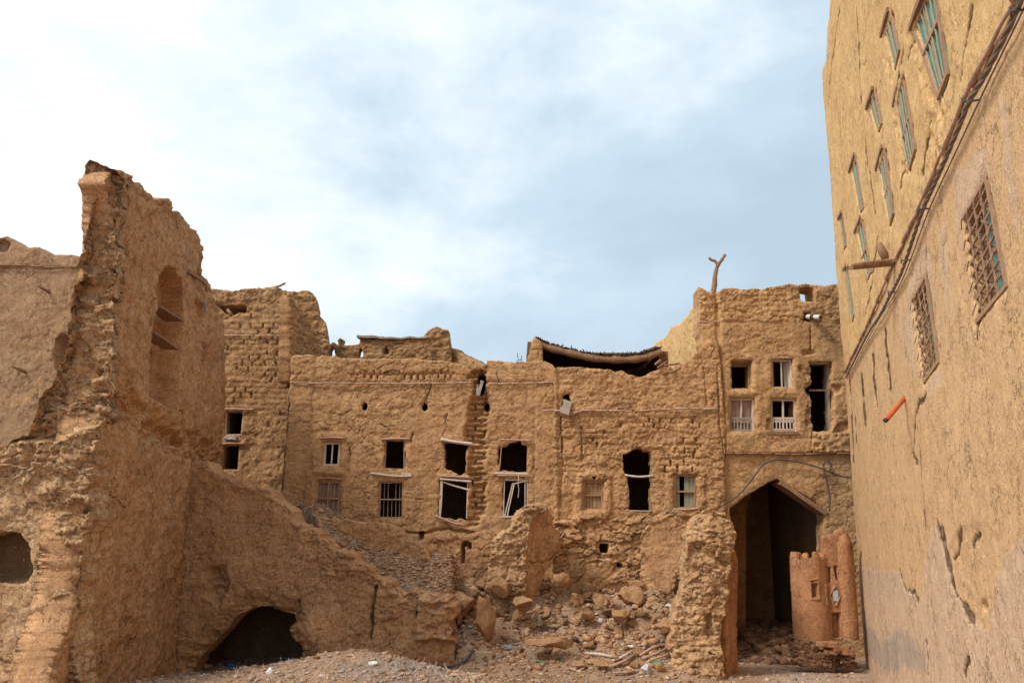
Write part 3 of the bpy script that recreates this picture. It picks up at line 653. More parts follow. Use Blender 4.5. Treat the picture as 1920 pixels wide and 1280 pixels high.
relief_wall('wall', M_ruin, coll, plC, oC, holes=[{'p': cave, 'rag': .05}], step=.032, disp=dC, rag=.17, thick=.85, rough=.05, seed=42, nring=6, zmin=-.2, back=True, cracklines=[([(703, 1100), (698, 1150), (694, 1198)], .05), ([(782, 1120), (780, 1160)], .03), ([(560, 1125), (558, 1145)], .03)])
mb = MB(); a = plC.p(362, 1200); b = plC.p(600, 1200)
mb.box(a[0], b[0], 25.2, 25.5, 0, 3.0); mb.box(a[0] - .3, a[0], 23.4, 25.5, 0, 3.0); mb.box(b[0], b[0] + .3, 23.3, 25.5, 0, 2.6); mb.box(a[0] - .3, b[0] + .3, 23.25, 25.5, 2.55, 2.8); mb.build('vault', M_inner, coll)
# ================================================================== brick house behind
plD = pl2(385, 27.0, 549, 27.0); plDs = pl2(548.5, 27.0, 604, 29.4); plDb = pl2(380, 29.3, 616, 29.5)
hD = thing('mud_house', 'tall bare mud brick house behind the ruined wall with two small stacked black windows', 'house', plD.w(1.5, 0))
wD = [[(422, 771), (456, 771), (452, 815), (420, 815)], [(417, 836), (449, 835), (446, 881), (413, 881)]]
def dD(u, z, s):
    zt = plD.uz(480, 760)[1]
    b = bricks(u, z, 51, .36, .17, .03, .06, .16); k = ss(zt - .9, zt + .1, z + .3 * fbm(u, z, .8, 2, 52))
    b = np.where(b < -.09, b, b * .32)
    return b * (.25 + .75 * k) + mud_relief(u, z, 53, .05, .03, .015, .03) * (1.2 - .5 * k)
relief_wall('wall', M_houseD, hD, plD, [(385, 610), (405, 606), (424, 603), (438, 592), (462, 585), (490, 584), (505, 574), (520, 560), (535, 557), (549, 562), (549, 660), (546, 740), (543, 830), (538, 960), (385, 960)], holes=wD, step=.034, disp=dD, rag=.06, thick=.5, rough=.03, seed=54, zmin=1)
relief_wall('side_wall', M_houseD, hD, plDs, [(546, 556), (553, 566), (566, 585), (580, 600), (600, 640), (606, 668), (604, 720), (545, 720)], step=.034, disp=lambda u, z, s: bricks(u, z, 55, .36, .17, .03, .04, .05) * .6 + rubble_relief(u, z, 56, .08), rag=.08, thick=.4, rough=.05, seed=57, zmin=1)
relief_wall('upper_wall', M_houseD, hD, plDb, [(380, 542), (400, 542), (440, 544), (470, 543), (500, 539), (517, 538), (530, 545), (560, 545), (577, 545), (588, 552), (592, 565), (596, 585), (604, 600), (612, 612), (613, 640), (611, 700), (380, 700)],
            holes=[{'p': [(407, 570), (463, 573), (463, 588), (448, 588), (436, 593), (425, 586), (416, 580)], 'rag': .05}], step=.036, disp=lambda u, z, s: mud_relief(u, z, 58, .07, .05, .03, .04) + .5 * rubble_relief(u, z, 59, .1), rag=.07, thick=.5, rough=.05, seed=60, zmin=1, back=True)
stickrow(hD, plD, [(422, 629), (480, 630), (543, 630)], .022, .05)
shell(hD, plD.w(0, 0)[0] + .02, plD.w(plD.len, 0)[0] - .02, 27.5, 29.3, 1, plD.p(480, 625)[2])
mb = MB(); mb.box(plDb.w(0, 0)[0] - .4, plDb.w(plDb.len, 0)[0] - 1.3, 31.2, 31.5, 4, P(480, 556, 31.2)[2]); mb.build('rear_wall', M_inner, hD); mb = MB(); mb.box(plDb.w(0, 0)[0] - .4, plDb.w(plDb.len, 0)[0] - 1.35, 29.95, 31.18, plDb.p(480, 560)[2], plDb.p(480, 560)[2] + .2); mb.build('roof', M_inner, hD)
for q, i in zip(wD, (0, 1)):
    Q = Quad(plD, q, -.1); fr = frame(hD, Q, M_wood if i else M_pale, .03, sides='lrb')
    stick(fr, [Q.p(-.15, 1.1, .12), Q.p(.5, 1.1, .13), Q.p(1.3 + .3 * (1 - i), 1.07, .12)], .035)
mb = MB(); Q = Quad(plD, wD[0], 0); mb.beam(Q.p(.1, -.1, .02), Q.p(.8, -.15, .02), .09, .16, plD.N, 3, .01); mb.build('sill_slab', M_greyst, hD)
mb = MB(); mb.tube([plDb.p(428, 582, .1), plDb.p(438, 593, .2)], .05, 7, .1); mb.build('fallen_beam', M_log, hD, True)
mb = MB()
for i in range(5):
    a = plDb.p(468 + i * 9, 543 - i, -.2); mb.beam(a, a + np.array([.5, .1, .05 + .04 * i]), .12, .04, (0, 0, 1), 2, .01)
mb.build('roof_board', M_log, hD)
# ================================================================== terrace parapet far behind
plP = pl2(606, 31.0, 850, 31.0)
par = thing('ruined_parapet', 'broken roof parapet with three small pointed openings on the skyline behind the long house', 'parapet', plP.w(2, 3))
op = [[(619, 668), (620, 656), (624, 650), (628, 656), (629, 668)], [(673, 670), (674, 656), (677, 651), (681, 657), (682, 668)]]
def dP(u, z, s):
    d = mud_relief(u, z, 71, .05, .05, .025, .04) + .4 * rubble_relief(u, z, 72, .12)
    d = d - .35 * polymask(plP, [(718, 664), (719, 656), (723, 651), (727, 657), (727, 664)], u, z, .02, .02)
    return d
relief_wall('wall', M_back, par, plP, [(606, 640), (612, 642), (618, 648), (622, 638), (626, 640), (630, 649), (634, 645), (632, 636), (638, 631), (646, 635), (643, 646), (662, 646), (673, 644), (674, 632), (700, 634), (740, 632), (770, 634), (790, 632), (799, 624), (808, 616), (818, 612), (830, 617), (842, 619), (843, 640), (846, 660), (850, 700), (606, 700)],
            holes=op, step=.038, disp=dP, rag=.05, thick=.45, back=True, rough=.05, seed=73, zmin=3)
mb = MB(); mb.beam(plP.p(670, 631, -.1), plP.p(720, 635, -.1), .08, .5, plP.N, 5, .012); mb.beam(plP.p(720, 635, -.1), plP.p(800, 634, -.1), .06, .45, plP.N, 5, .012); mb.build('coping_board', M_greyw, par)
plP2 = pl2(838, 31.5, 905, 30.2)
relief_wall('sloping_wall', M_back, par, plP2, [(838, 650), (848, 654), (865, 664), (885, 674), (905, 684), (905, 720), (838, 720)], step=.05, disp=lambda u, z, s: mud_relief(u, z, 75), rag=.05, thick=.4, back=True, rough=.05, seed=76, zmin=3)
# ================================================================== long central house
plE2 = pl2(520, 26.0, 1046, 26.0)
hE = thing('mud_house', 'long low mud house with four window pairs and a vertical collapse scar', 'house', plE2.w(4, 1))
W = {'1u': [(608, 829), (638, 829), (635, 872), (605, 872)], '1l': [(594, 901), (638, 902), (634, 967), (590, 966)], '2u': [(722, 825), (758, 825), (758, 880), (720, 878)], '2l': [(711, 903), (756, 903), (755, 971), (709, 971)],
     '3u': [(832, 828), (880, 830), (874, 850), (874, 887), (860, 889), (840, 880), (834, 876)], '3l': [(825, 899), (878, 903), (876, 974), (858, 976), (822, 968)], '4u': [(936, 838), (950, 834), (955, 827), (974, 827), (980, 834), (990, 836), (989, 885), (935, 884)],
     '4l': [(945, 899), (990, 898), (990, 948), (975, 967), (942, 968)]}
rnd = [[(684 + 7 * math.cos(a) * .9, 762 + 9 * math.sin(a)) for a in np.arange(0, 6.28, .6)][::-1], [(797 + 6 * math.cos(a), 762 + 8 * math.sin(a)) for a in np.arange(0, 6.28, .6)][::-1], [(912 + 5.5 * math.cos(a), 762 + 8 * math.sin(a)) for a in np.arange(0, 6.28, .6)][::-1],
       [(898, 700), (908, 696), (912, 712), (906, 740), (898, 742), (894, 725)]]
scar = [(888, 692), (912, 690), (914, 740), (918, 765), (910, 800), (914, 830), (908, 870), (912, 900), (910, 940), (900, 985), (880, 985), (884, 930), (880, 880), (884, 850), (876, 820), (880, 760), (890, 730), (882, 705)]
EC = [(q, .022) for q in ([(808, 718), (800, 745), (797, 756)], [(838, 775), (834, 792), (838, 800), (830, 815)], [(720, 700), (738, 694), (752, 698)], [(668, 740), (672, 755)], [(654, 830), (657, 850), (653, 866)], [(712, 792), (724, 800), (742, 799)], [(776, 812), (772, 826)], [(930, 700), (936, 716), (933, 730)], [(540, 700), (541, 760), (535, 850), (528, 930)])]
def dE2(u, z, s):
    d = mud_relief(u, z, 81, .05, .022, .012, .03, .5, .028)
    zb = plE2.uz(700, 717)[1]
    d = d + .03 * ss(zb + .02, zb + .1, z)
    k = ss(.16, .05, np.abs(z - zb - .22 - .05 * fbm(u, z, .8, 2, 84))) * ss(-.1, .3, fbm(u, z * .2, 1.2, 2, 82)); d = d * (1 - .3 * k) + k * bricks(u, z, 83, .2, .24, .03, .07, .3) * .9
    m = polymask(plE2, scar, u, z, .06, .13)
    cz = z + .03 * fbm(u, z, .3, 2, 86)
    d = d - .17 * m + m * (bricks(u, cz, 85, .5, .16, .04, .13, .35) + .5 * rubble_relief(u, z, 87, .14))
    for q in ([(587, 720), (583, 820), (578, 960)], [(1003, 690), (1003, 800), (1003, 950)]): d = d - .03 * crackmask(plE2, q, u, z, .035, 5, .03)
    d = d + .025 * ss(-.02, .02, plE2.uz(583, 830)[0] - u) + .03 * ss(-.02, .02, u - plE2.uz(1003, 800)[0])
    for q in ([(808, 718), (800, 745), (797, 756)], [(838, 775), (834, 792), (838, 800), (830, 815)], [(720, 700), (738, 694), (752, 698)], [(668, 740), (672, 755)], [(654, 830), (657, 850), (653, 866)], [(712, 792), (724, 800), (742, 799)], [(776, 812), (772, 826)], [(930, 700), (936, 716), (933, 730)]):
        d = d - .04 * crackmask(plE2, q, u, z, .03)
    # raised plaster surrounds
    for q in ('1u', '1l'):
        sdq = sdpoly(u, z, plE2.pts(W[q])); d = d + .05 * ss(-.34, -.24, sdq + .04 * fbm(u, z, .3, 2, 88)) * ss(.0, -.1, sdq)
    # ledge at the foot with deep shadow gap
    d = d - .16 * crackmask(plE2, [(730, 992), (790, 1000), (840, 992), (900, 1000)], u, z, .07) - .5 * polymask(plE2, [(785, 996), (795, 996), (794, 1012), (788, 1012)], u, z, .02, .02)
    d = d + .10 * ss(plE2.uz(0, 990)[1] + .05, plE2.uz(0, 1000)[1] - .1, z)
    return d
relief_wall('wall', M_house, hE, plE2, [(547, 668), (556, 664), (590, 666), (602, 663), (640, 668), (700, 670), (760, 673), (830, 675), (862, 682), (882, 690), (896, 687), (906, 690), (914, 675), (940, 677), (965, 680), (1000, 673), (1022, 676), (1036, 684), (1044, 694), (1046, 760), (1049, 860), (1052, 1180), (516, 1180), (526, 930), (534, 840), (541, 740)],
            holes=[{'p': W[k], 'rag': .03 if k in ('1u', '1l', '2l') else .075} for k in W] + [{'p': r_, 'rag': .03} for r_ in rnd], step=.03, disp=dE2, rag=.06, thick=.45, rough=.028, seed=89, zmin=1.0, nring=4, cracklines=EC)
zr = plE2.p(700, 700)[2]
shell(hE, plE2.w(0, 0)[0] + .5, plE2.w(plE2.len, 0)[0], 26.5, 30.3, 1.2, zr, floors=(plE2.p(700, 800)[2],))
stickrow(hE, plE2, [(548, 717), (640, 719), (760, 719), (885, 718)], .026, .05); stickrow(hE, plE2, [(914, 719), (980, 719), (1041, 717)], .026, .05)
Q = Quad(plE2, W['1u'], -.1); f = frame(hE, Q, M_pale, .05, mull=(.5,)); stick(f, [Q.p(-.3, 1.17, .16), Q.p(.5, 1.2, .18), Q.p(1.3, 1.17, .16)], .03)
Q = Quad(plE2, W['1l'], -.1); f = frame(hE, Q, M_wood, .045, mull=(.5,), trans=(.5,)); bars(f, Q, (.14, .26, .38, .62, .74, .86), .02, .98, M_wood, .007, 0)
shutter(f, Q, .04, .5, .02, .98, M_shut, boards=3); shutter(f, Q, .5, .96, .02, .98, M_shut, boards=3); stick(f, [Q.p(-.1, 1.06, .10), Q.p(.5, 1.1, .12), Q.p(1.1, 1.06, .10)], .035)
Q = Quad(plE2, [W['2u'][0], W['2u'][1], W['2u'][2], W['2u'][3]], -.1); f = frame(hE, Q, M_stick, .025, sides='lrb'); stick(f, [Q.p(-.2, 1.03, .13), Q.p(.5, 1.05, .15), Q.p(1.3, 1.04, .13)], .035)
stick(f, [Q.p(-.65, -.19, .13), Q.p(.1, -.23, .15), Q.p(.7, -.24, .15), Q.p(1.38, -.20, .13)], .03, M_pale, 'sill'); stick(f, [Q.p(.9, -.15, .13), Q.p(1.38, -.15, .13)], .022, M_pale, 'sill')
Q = Quad(plE2, W['2l'], -.1); f = frame(hE, Q, M_wood, .04, trans=(.52,)); bars(f, Q, (.2, .36, .68, .84), .54, .97, M_greyw, .009); bars(f, Q, (.19, .36, .52, .69, .84), .03, .5, M_greyw, .009)
Q = Quad(plE2, [(832, 826), (880, 828), (876, 888), (834, 886)], -.08); f = stick(hE, [Q.p(-.1, 1.04, .1), Q.p(.4, .98, .12), Q.p(1.15, .93, .1)], .05, M_pale, 'window'); stick(f, [Q.p(-.12, 1.0, .08), Q.p(.5, .96, .1), Q.p(1.1, .9, .08)], .035)
Q = Quad(plE2, [(826, 899), (878, 901), (876, 972), (822, 968)], -.06); mb = lines(Q, [((.04, 0), (.04, .98))], .07, .06, 0, None, .004, 3); lines(Q, [((.98, 0), (.98, .95))], .035, .05, 0, mb); lines(Q, [((.04, .95), (1.05, .76))], .045, .05, .03, mb, .003, 2)
f = mb.build('window', M_pale, hE); stick(f, [Q.p(-.02, 1.1, .1), Q.p(.5, 1.1, .1), Q.p(1.08, 1.09, .1)], .035); stick(f, [Q.p(-.02, 1.02, .1), Q.p(.5, 1.0, .1), Q.p(1.12, .98, .1)], .03, M_pale)
stick(f, [Q.p(-.12, .02, .16), Q.p(.2, -.06, .18), Q.p(.55, -.14, .2), Q.p(.9, -.17, .2)], .035, M_stick, 'sill')
Q = Quad(plE2, [(940, 826), (990, 826), (989, 886), (935, 886)], -.08); f = frame(hE, Q, M_stick, .025, sides='lrb'); stick(f, [Q.p(-.1, 1.03, .14), Q.p(.5, 1.02, .15), Q.p(1.12, 1.0, .14)], .028)
stick(f, [Q.p(-.15, -.02, .13), Q.p(.5, -.03, .14), Q.p(1.05, -.05, .12)], .03, M_pale, 'sill'); stick(f, [Q.p(-.05, -.09, .15), Q.p(.5, -.08, .14), Q.p(1.06, -.11, .13)], .024, M_stick, 'sill')
Q = Quad(plE2, [(944, 898), (990, 898), (990, 968), (942, 968)], -.06); mb = lines(Q, [((.97, .2), (.97, 1)), ((.88, .25), (.88, 1))], .03, .05, 0, None); lines(Q, [((.0, .98), (1, .98))], .035, .05, 0, mb); lines(Q, [((.04, 0), (.04, .98))], .025, .05, 0, mb)
lines(Q, [((.08, 0), (.38, .9)), ((.18, 0), (.44, .88))], .035, .04, .02, mb); lines(Q, [((.42, .88), (1, .97))], .035, .04, .03, mb); lines(Q, [((-.05, .0), (.7, -.01))], .05, .08, .03, mb); f = mb.build('window', M_pale, hE)
stick(f, [Q.p(.62, 1.12, .14), Q.p(.6, .9, .15), Q.p(.63, .7, .15), Q.p(.6, .5, .15)], .010, M_pale, 'hanging_string')
mb = MB(); mb.beam(plE2.p(904, 712, .05), plE2.p(897, 742, .10), .10, .05, plE2.N, 3, .015); mb.beam(plE2.p(896, 722, .07), plE2.p(893, 742, .07), .05, .04, plE2.N, 3, .01); mb.build('exposed_board', M_greyw, hE)
mb = MB()
for a, b in (((972, 672), (970, 660)), ((977, 674), (978, 665)), ((968, 674), (980, 672))): mb.tube([plE2.p(*a, -.2), plE2.p(*b, -.15)], .010, 5)
mb.build('roof_twig', M_dark, hE)
# ================================================================== house right of centre
plF = pl2(1030, 25.82, 1362, 25.82)
hF = thing('mud_house', 'rough mud house with sagging log roof beam, between the long house and the gatehouse', 'house', plF.w(2.5, 1.5))
WF = {'s': [(1095, 901), (1131, 902), (1130, 955), (1093, 955)], 'b': [(1168, 851), (1182, 846), (1196, 838), (1208, 846), (1218, 846), (1222, 854), (1221, 957), (1180, 957), (1178, 893), (1171, 891)], 'g': [(1264, 889), (1306, 890), (1305, 953), (1266, 953)]}
WF2 = [[(1110, 893), (1118, 893), (1114, 900)], [(1124, 1019), (1141, 1019), (1140, 1037), (1125, 1036)], [(1158, 1055), (1168, 1056), (1166, 1062), (1159, 1062)], [(1056, 741), (1068, 737), (1070, 752), (1062, 762), (1055, 756)]]
def dF(u, z, s):
    d = mud_relief(u, z, 101, .05, .03, .018, .035, .42, .03, .02)
    zs = plF.uz(1100, 968)[1]; k = ss(zs + .15, zs - .15, z + .15 * fbm(u, z, .5, 2, 102)) * polymask(plF, [(1030, 1300), (1040, 950), (1150, 960), (1230, 955), (1345, 975), (1345, 1300)], u, z, .1, .1)
    d = d * (1 - k * .6) + k * stones(u, z, 103)
    k2 = polymask(plF, [(1235, 840), (1255, 825), (1320, 830), (1320, 885), (1240, 885)], u, z, .06, .1); d = d + k2 * bricks(u, z, 104, .4, .2, .03, .04, .05)
    k3 = polymask(plF, [(1080, 780), (1330, 770), (1330, 850), (1090, 850)], u, z, .1, .25) * ss(-.2, .3, fbm(u, z, .6, 2, 105)); d = d + k3 * bricks(u, z, 106, .32, .15, .02, .03, .12)
    d = d + .05 * ss(-.02, .02, plF.uz(1046, 900)[0] - u)
    for q in ([(1052, 780), (1056, 850), (1050, 950)], [(1090, 800), (1092, 860)], [(1346, 680), (1350, 800), (1356, 850)], [(1000 + 320, 690), (1325, 760)]): d = d - .07 * crackmask(plF, q, u, z, .05)
    for q in ((1165, 797), (1133, 810), (1299, 790), (1306, 824), (1112, 823), (1120, 832)):
        c = plF.uz(*q); d = d - .14 * ss(.055, .02, np.hypot(u - c[0], (z - c[1]) * .6))
    for q in ('s', 'g'):
        sdq = sdpoly(u, z, plF.pts(WF[q])); d = d + .06 * ss(-.30, -.2, sdq + .05 * fbm(u, z, .3, 2, 108)) * ss(.0, -.08, sdq)
    return d
relief_wall('wall', M_house, hF, plF, [(1040, 694), (1046, 688), (1070, 690), (1085, 688), (1110, 690), (1140, 691), (1160, 694), (1180, 703), (1200, 709), (1213, 706), (1222, 698), (1240, 688), (1262, 690), (1272, 682), (1290, 674), (1300, 664), (1312, 655), (1325, 640), (1345, 640), (1358, 760), (1362, 1250), (1036, 1250)],
            holes=[{'p': WF['s'], 'rag': .03}, {'p': WF['b'], 'rag': .06}, {'p': WF['g'], 'rag': .03}] + [{'p': q, 'rag': .03} for q in WF2], step=.03, disp=dF, rag=.06, thick=.5, rough=.035, seed=109, zmin=.5, nring=4, cracklines=[(q, .02) for q in ([(1052, 780), (1056, 850)], [(1090, 800), (1092, 860)], [(1346, 720), (1350, 790)], [(1130, 892), (1138, 905)])])
x0, x1 = plF.w(0, 0)[0] + .1, plF.w(plF.len, 0)[0] - .1
shell(hF, x0, x1, 26.9, 31.5, .5, plF.p(1200, 722)[2], floors=())
# roof over the upper room: sagging log, twigs on top, dark ceiling
plL = pl2(985, 28.0, 1250, 28.0)
logpts = [plL.p(1004, 640), plL.p(1030, 652), plL.p(1070, 662), plL.p(1110, 671), plL.p(1150, 674), plL.p(1190, 673), plL.p(1215, 668), plL.p(1240, 659)]
mb = MB(); cpt = curve_pts(logpts, 5); mb.tube(cpt, [.12 + .012 * math.sin(i * 1.3) for i in range(len(cpt))], 10, .06); lg = mb.build('roof_beam', M_log, hF, True)
mb = MB()
for i in range(330):
    t = rng.uniform(0, 1) * (len(cpt) - 1); k_ = int(min(t, len(cpt) - 2)); c_ = cpt[k_] + (cpt[k_ + 1] - cpt[k_]) * (t - k_)
    tf = k_ / len(cpt); a = c_ + np.array([0, -.02 - rng.uniform(0, .14), .14 + rng.uniform(-.02, .04)]); b = c_ + np.array([rng.uniform(-.08, .08), rng.uniform(.3, .8), .13 + rng.uniform(0, .10 + .10 * tf)])
    mb.tube([a, b], rng.uniform(.010, .02), 4)
for i in range(70):
    t = rng.beta(3, 1.5) * (len(cpt) - 2); k_ = int(t); c_ = cpt[k_]; mb.tube([c_ + np.array([0, .1, .12]), c_ + np.array([rng.uniform(-.04, .06), .1, .19 + rng.uniform(0, .1)])], .014, 4)
tag(mb.build('roof_twigs', M_dark, hF), kind='stuff')
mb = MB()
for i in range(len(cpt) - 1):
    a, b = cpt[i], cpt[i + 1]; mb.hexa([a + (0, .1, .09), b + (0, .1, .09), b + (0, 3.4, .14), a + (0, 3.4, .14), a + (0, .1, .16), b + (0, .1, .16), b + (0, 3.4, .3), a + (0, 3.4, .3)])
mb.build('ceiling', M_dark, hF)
mb = MB(); zc = plF.p(1200, 722)[2]
mb.box(cpt[0][0] - .2, cpt[-1][0] + .3, 31.1, 31.4, zc, cpt[0][2] + .2); mb.box(cpt[-1][0] - .05, cpt[-1][0] + .25, 28.2, 31.05, zc, cpt[-1][2] + .05); mb.box(cpt[0][0] - .25, cpt[0][0] + .02, 28.3, 31.05, zc, cpt[0][2] + .05); mb.build('room_wall', M_inner, hF)
plL2 = pl2(985, 27.6, 1022, 27.6)
relief_wall('end_pier', M_gate, hF, plL2, [(984, 690), (990, 668), (996, 645), (1000, 630), (1006, 632), (1017, 640), (1019, 660), (1018, 700), (984, 700)], step=.035, disp=lambda u, z, s: bricks(u, z, 111, .6, .2, .02, .03, 0) + mud_relief(u, z, 112), rag=.04, thick=.6, rough=.03, seed=113, zmin=3, back=True)
stickrow(hF, plF, [(1018, 769), (1060, 770)], .03, .06); stickrow(hF, plF, [(1068, 776), (1090, 770), (1170, 771), (1182, 771)], .032, .06); stickrow(hF, plF, [(1200, 770), (1240, 767), (1345, 766)], .03, .06)
mb = MB(); mb.beam(plF.p(1064, 752, .0), plF.p(1056, 779, .35), .26, .05, plF.N + np.array([.2, 0, .4]), 4, .012); mb.build('drain_spout', M_greyw, hF)
Q = Quad(plF, WF['s'], -.10); f = frame(hF, Q, M_wood, .04, trans=(.5,)); shutter(f, Q, .05, .5, .02, .98, M_shutb, boards=3); shutter(f, Q, .5, .95, .02, .98, M_shutb, boards=2); stick(f, [Q.p(-.05, 1.04, .02), Q.p(.5, 1.06, .03), Q.p(1.05, 1.04, .02)], .04, M_dark)
Q = Quad(plF, [(1168, 846), (1222, 848), (1221, 957), (1180, 957)], -.08); f = stick(hF, [Q.p(-.03, .60, .06), Q.p(.5, .575, .07), Q.p(1.05, .60, .06)], .032, M_pale, 'window'); stick(f, [Q.p(-.05, .0, .06), Q.p(.5, -.01, .08), Q.p(1.05, -.01, .06)], .03, M_greyw, 'sill')
mb = lines(Q, [((.99, .0), (.99, .92))], .02, .05, 0); mb.build('jamb', M_greenw, f)
Q = Quad(plF, WF['g'], -.10); f = frame(hF, Q, M_wood, .05, trans=(.5,)); shutter(f, Q, .06, .28, .03, .95, M_greenw, boards=1); shutter(f, Q, .48, .95, .03, .95, M_greenw, boards=2); stick(f, [Q.p(-.12, -.02, .14), Q.p(.5, -.03, .16), Q.p(1.1, .0, .14)], .035, M_stick, 'sill')
stick(f, [Q.p(-.05, 1.07, .04), Q.p(.5, 1.05, .05), Q.p(1.05, 1.04, .04)], .06, M_log)
mb = MB()
for a, b, r_ in (((1232, 690), (1252, 676), .03), ((1245, 686), (1276, 680), .028), ((1255, 700), (1285, 684), .035), ((1240, 702), (1262, 694), .03), ((1228, 684), (1240, 674), .04)): mb.tube([plF.p(*a, .1), plF.p(*b, -.15)], r_, 6, .1)
mb.build('fallen_beam', M_log, hF, True)
# ================================================================== gatehouse
GY = 26.0; plG = pl2(1306, GY, 1640, GY)
hG = thing('gatehouse', 'two storey mud gatehouse with a dark pointed archway below and two rows of windows above', 'gatehouse', plG.w(3, 0))
WG = {'1': [(1370, 676), (1409, 676), (1408, 730), (1371, 729)], '2': [(1367, 746), (1414, 746), (1413, 811), (1366, 809)], '3': [(1447, 674), (1484, 674), (1487, 728), (1448, 726)], '4': [(1445, 747), (1492, 748), (1494, 809), (1445, 809)],
      '5': [(1519, 679), (1559, 679), (1560, 728), (1563, 735), (1562, 809), (1522, 809), (1520, 738), (1513, 732), (1520, 720)], 'p': [(1498, 540), (1525, 540), (1527, 568), (1500, 567)]}
gate = [(1376, 1330), (1370, 1100), (1369, 952), (1390, 935), (1425, 912), (1452, 899), (1460, 899), (1500, 922), (1530, 942), (1547, 958), (1547, 1330)]
def dG(u, z, s):
    za = plG.uz(1400, 607)[1]; zl = plG.uz(1450, 850)[1]
    up = ss(za - .05, za + .1, z)
    d = mud_relief(u, z, 121, .05, .018, .010, .022, .5, .03, .006) * (1 - up) + up * mud_relief(u, z, 122, .05, .05, .022, .06, .5, .045, .02)
    d = d + .10 * ss(zl - .02, zl + .04, z + .01 * fbm(u, z, .3, 2, 124)) * ss(-.02, .06, u - plG.uz(1358, 830)[0]) - .0
    d = d + .06 * ss(.03, -.03, u - plG.uz(1345, 700)[0]) * ss(zl - .3, zl + .3, z)
    k = polymask(plG, [(1500, 690), (1519, 700), (1524, 810), (1510, 800), (1514, 740)], u, z, .06, .12); d = d - .08 * k + k * rubble_relief(u, z, 125, .1)
    for q, dp in (([(1510, 728), (1521, 726), (1524, 742), (1514, 744)], .18), ([(1560, 722), (1576, 724), (1574, 738), (1562, 738)], .16), ([(1570, 795), (1590, 790), (1590, 808), (1560, 812)], .12), ([(1501, 657), (1524, 657), (1530, 664), (1505, 668)], .10), ([(1437, 785), (1445, 785), (1445, 808), (1436, 805)], .12), ([(1505, 587), (1518, 586), (1520, 604), (1506, 600)], .35)):
        d = d - dp * polymask(plG, q, u, z, .03, .04)
    k = polymask(plG, [(1520, 812), (1590, 812), (1590, 848), (1518, 850)], u, z, .02, .05); d = d + .05 * k * (1 + fbm(u, z, .1, 2, 126))
    for q in ([(1521, 812), (1519, 850)], [(1517, 615), (1518, 655)], [(1345, 840), (1352, 880), (1348, 930)]): d = d - .05 * crackmask(plG, q, u, z, .04)
    for q in ('1', '2', '3', '4'):
        sdq = sdpoly(u, z, plG.pts(WG[q])); d = d + .014 * ss(-.25, -.15, sdq + .03 * fbm(u, z, .3, 2, 128)) * ss(.0, -.08, sdq)
    return d
relief_wall('wall', M_gate, hG, plG, [(1308, 537), (1316, 541), (1330, 547), (1345, 548), (1352, 542), (1365, 543), (1380, 541), (1395, 545), (1412, 540), (1430, 543), (1448, 540), (1465, 536), (1480, 533), (1495, 536), (1510, 534), (1540, 537), (1555, 534), (1640, 536), (1640, 1330), (1345, 1330), (1350, 1200), (1352, 960), (1352, 880), (1346, 850), (1336, 780), (1330, 700), (1322, 660), (1312, 640), (1311, 600)],
            holes=[{'p': WG[k], 'rag': .03 if k != '5' else .06} for k in WG] + [{'p': gate, 'rag': .03}], step=.03, disp=dG, rag=.05, thick=.75, rough=.02, seed=129, zmin=-.4, nring=6, cracklines=[(q, .03) for q in ([(1521, 812), (1519, 850)], [(1517, 615), (1518, 655)], [(1352, 862), (1352, 880), (1346, 930)])])
xl = plG.p(1309, 590)[0]; plGs = Plane((xl + .30, 33.2), (xl + .03, GY + .755))
relief_wall('side_wall', M_right, hG, plGs, [(1222, 652), (1230, 642), (1240, 636), (1250, 626), (1262, 612), (1275, 606), (1286, 594), (1292, 580), complex(6.2, plG.p(1309, 556)[2]), complex(6.46, plG.p(1309, 545)[2]), complex(6.46, 6.0), complex(0, 6.0)], step=.04, disp=lambda u, z, s: mud_relief(u, z, 131, .05, .02, .01, .02) , rag=.07, thick=.5, rough=.02, seed=132, zmin=2, back=True)
xg0 = plG.p(1364, 900)[0]; xg1 = plG.p(1640, 900)[0]; zt = plG.p(1450, 612)[2]; zf = plG.p(1450, 845)[2]
shell(hG, xg0 - .35, xg1, GY + .78, 32.6, zf, zt, floors=(zf - .1,), name='upper_room_wall')
# passage under the room
mb = MB(); mb.box(plG.p(1366, 1000)[0] - .5, plG.p(1366, 1000)[0], GY + .77, 32.4, -.5, zf - .1); mb.box(plG.p(1560, 1000)[0], plG.p(1560, 1000)[0] + .5, GY + .77, 32.4, -.5, zf - .1); mb.build('passage_side_wall', M_inner, hG)  # dark interior mud adds painted shade to the passage
plGb = pl2(1330, 32.2, 1640, 32.2); relief_wall('passage_end_wall', M_back, hG, plGb, [(1320, 800), (1640, 800), (1640, 1200), (1320, 1200)], step=.09, disp=lambda u, z, s: mud_relief(u, z, 134), thick=.4, seed=135, zmin=-.3)
plGm = pl2(1330, 28.6, 1640, 28.6)
relief_wall('inner_arch', M_back, hG, plGm, [(1330, 840), (1640, 840), (1640, 1215), (1570, 1215), (1560, 960), (1480, 900), (1452, 893), (1428, 905), (1408, 925), (1400, 960), (1398, 1215), (1330, 1215)], step=.06, disp=lambda u, z, s: mud_relief(u, z, 136), thick=.5, seed=137, zmin=-.3)
for s_, yoff in ((0, .03), (1, .34), (2, .6)):
    mb = MB(); a = plG.p(1462, 903, -.06 - yoff * .9); b = plG.p(1549, 962, -.06 - yoff * .9); mb.beam(a, b, .12, .22, plG.N, 4, .008); tag(mb.build('arch_board', M_log, hG))
stickrow(hG, plG, [(1308, 603), (1360, 605), (1440, 609), (1568, 611)], .022, .045); stickrow(hG, plG, [(1356, 849), (1400, 850), (1480, 852), (1560, 850), (1600, 852)], .025, .10, mat=M_log, name='ledge_sticks')
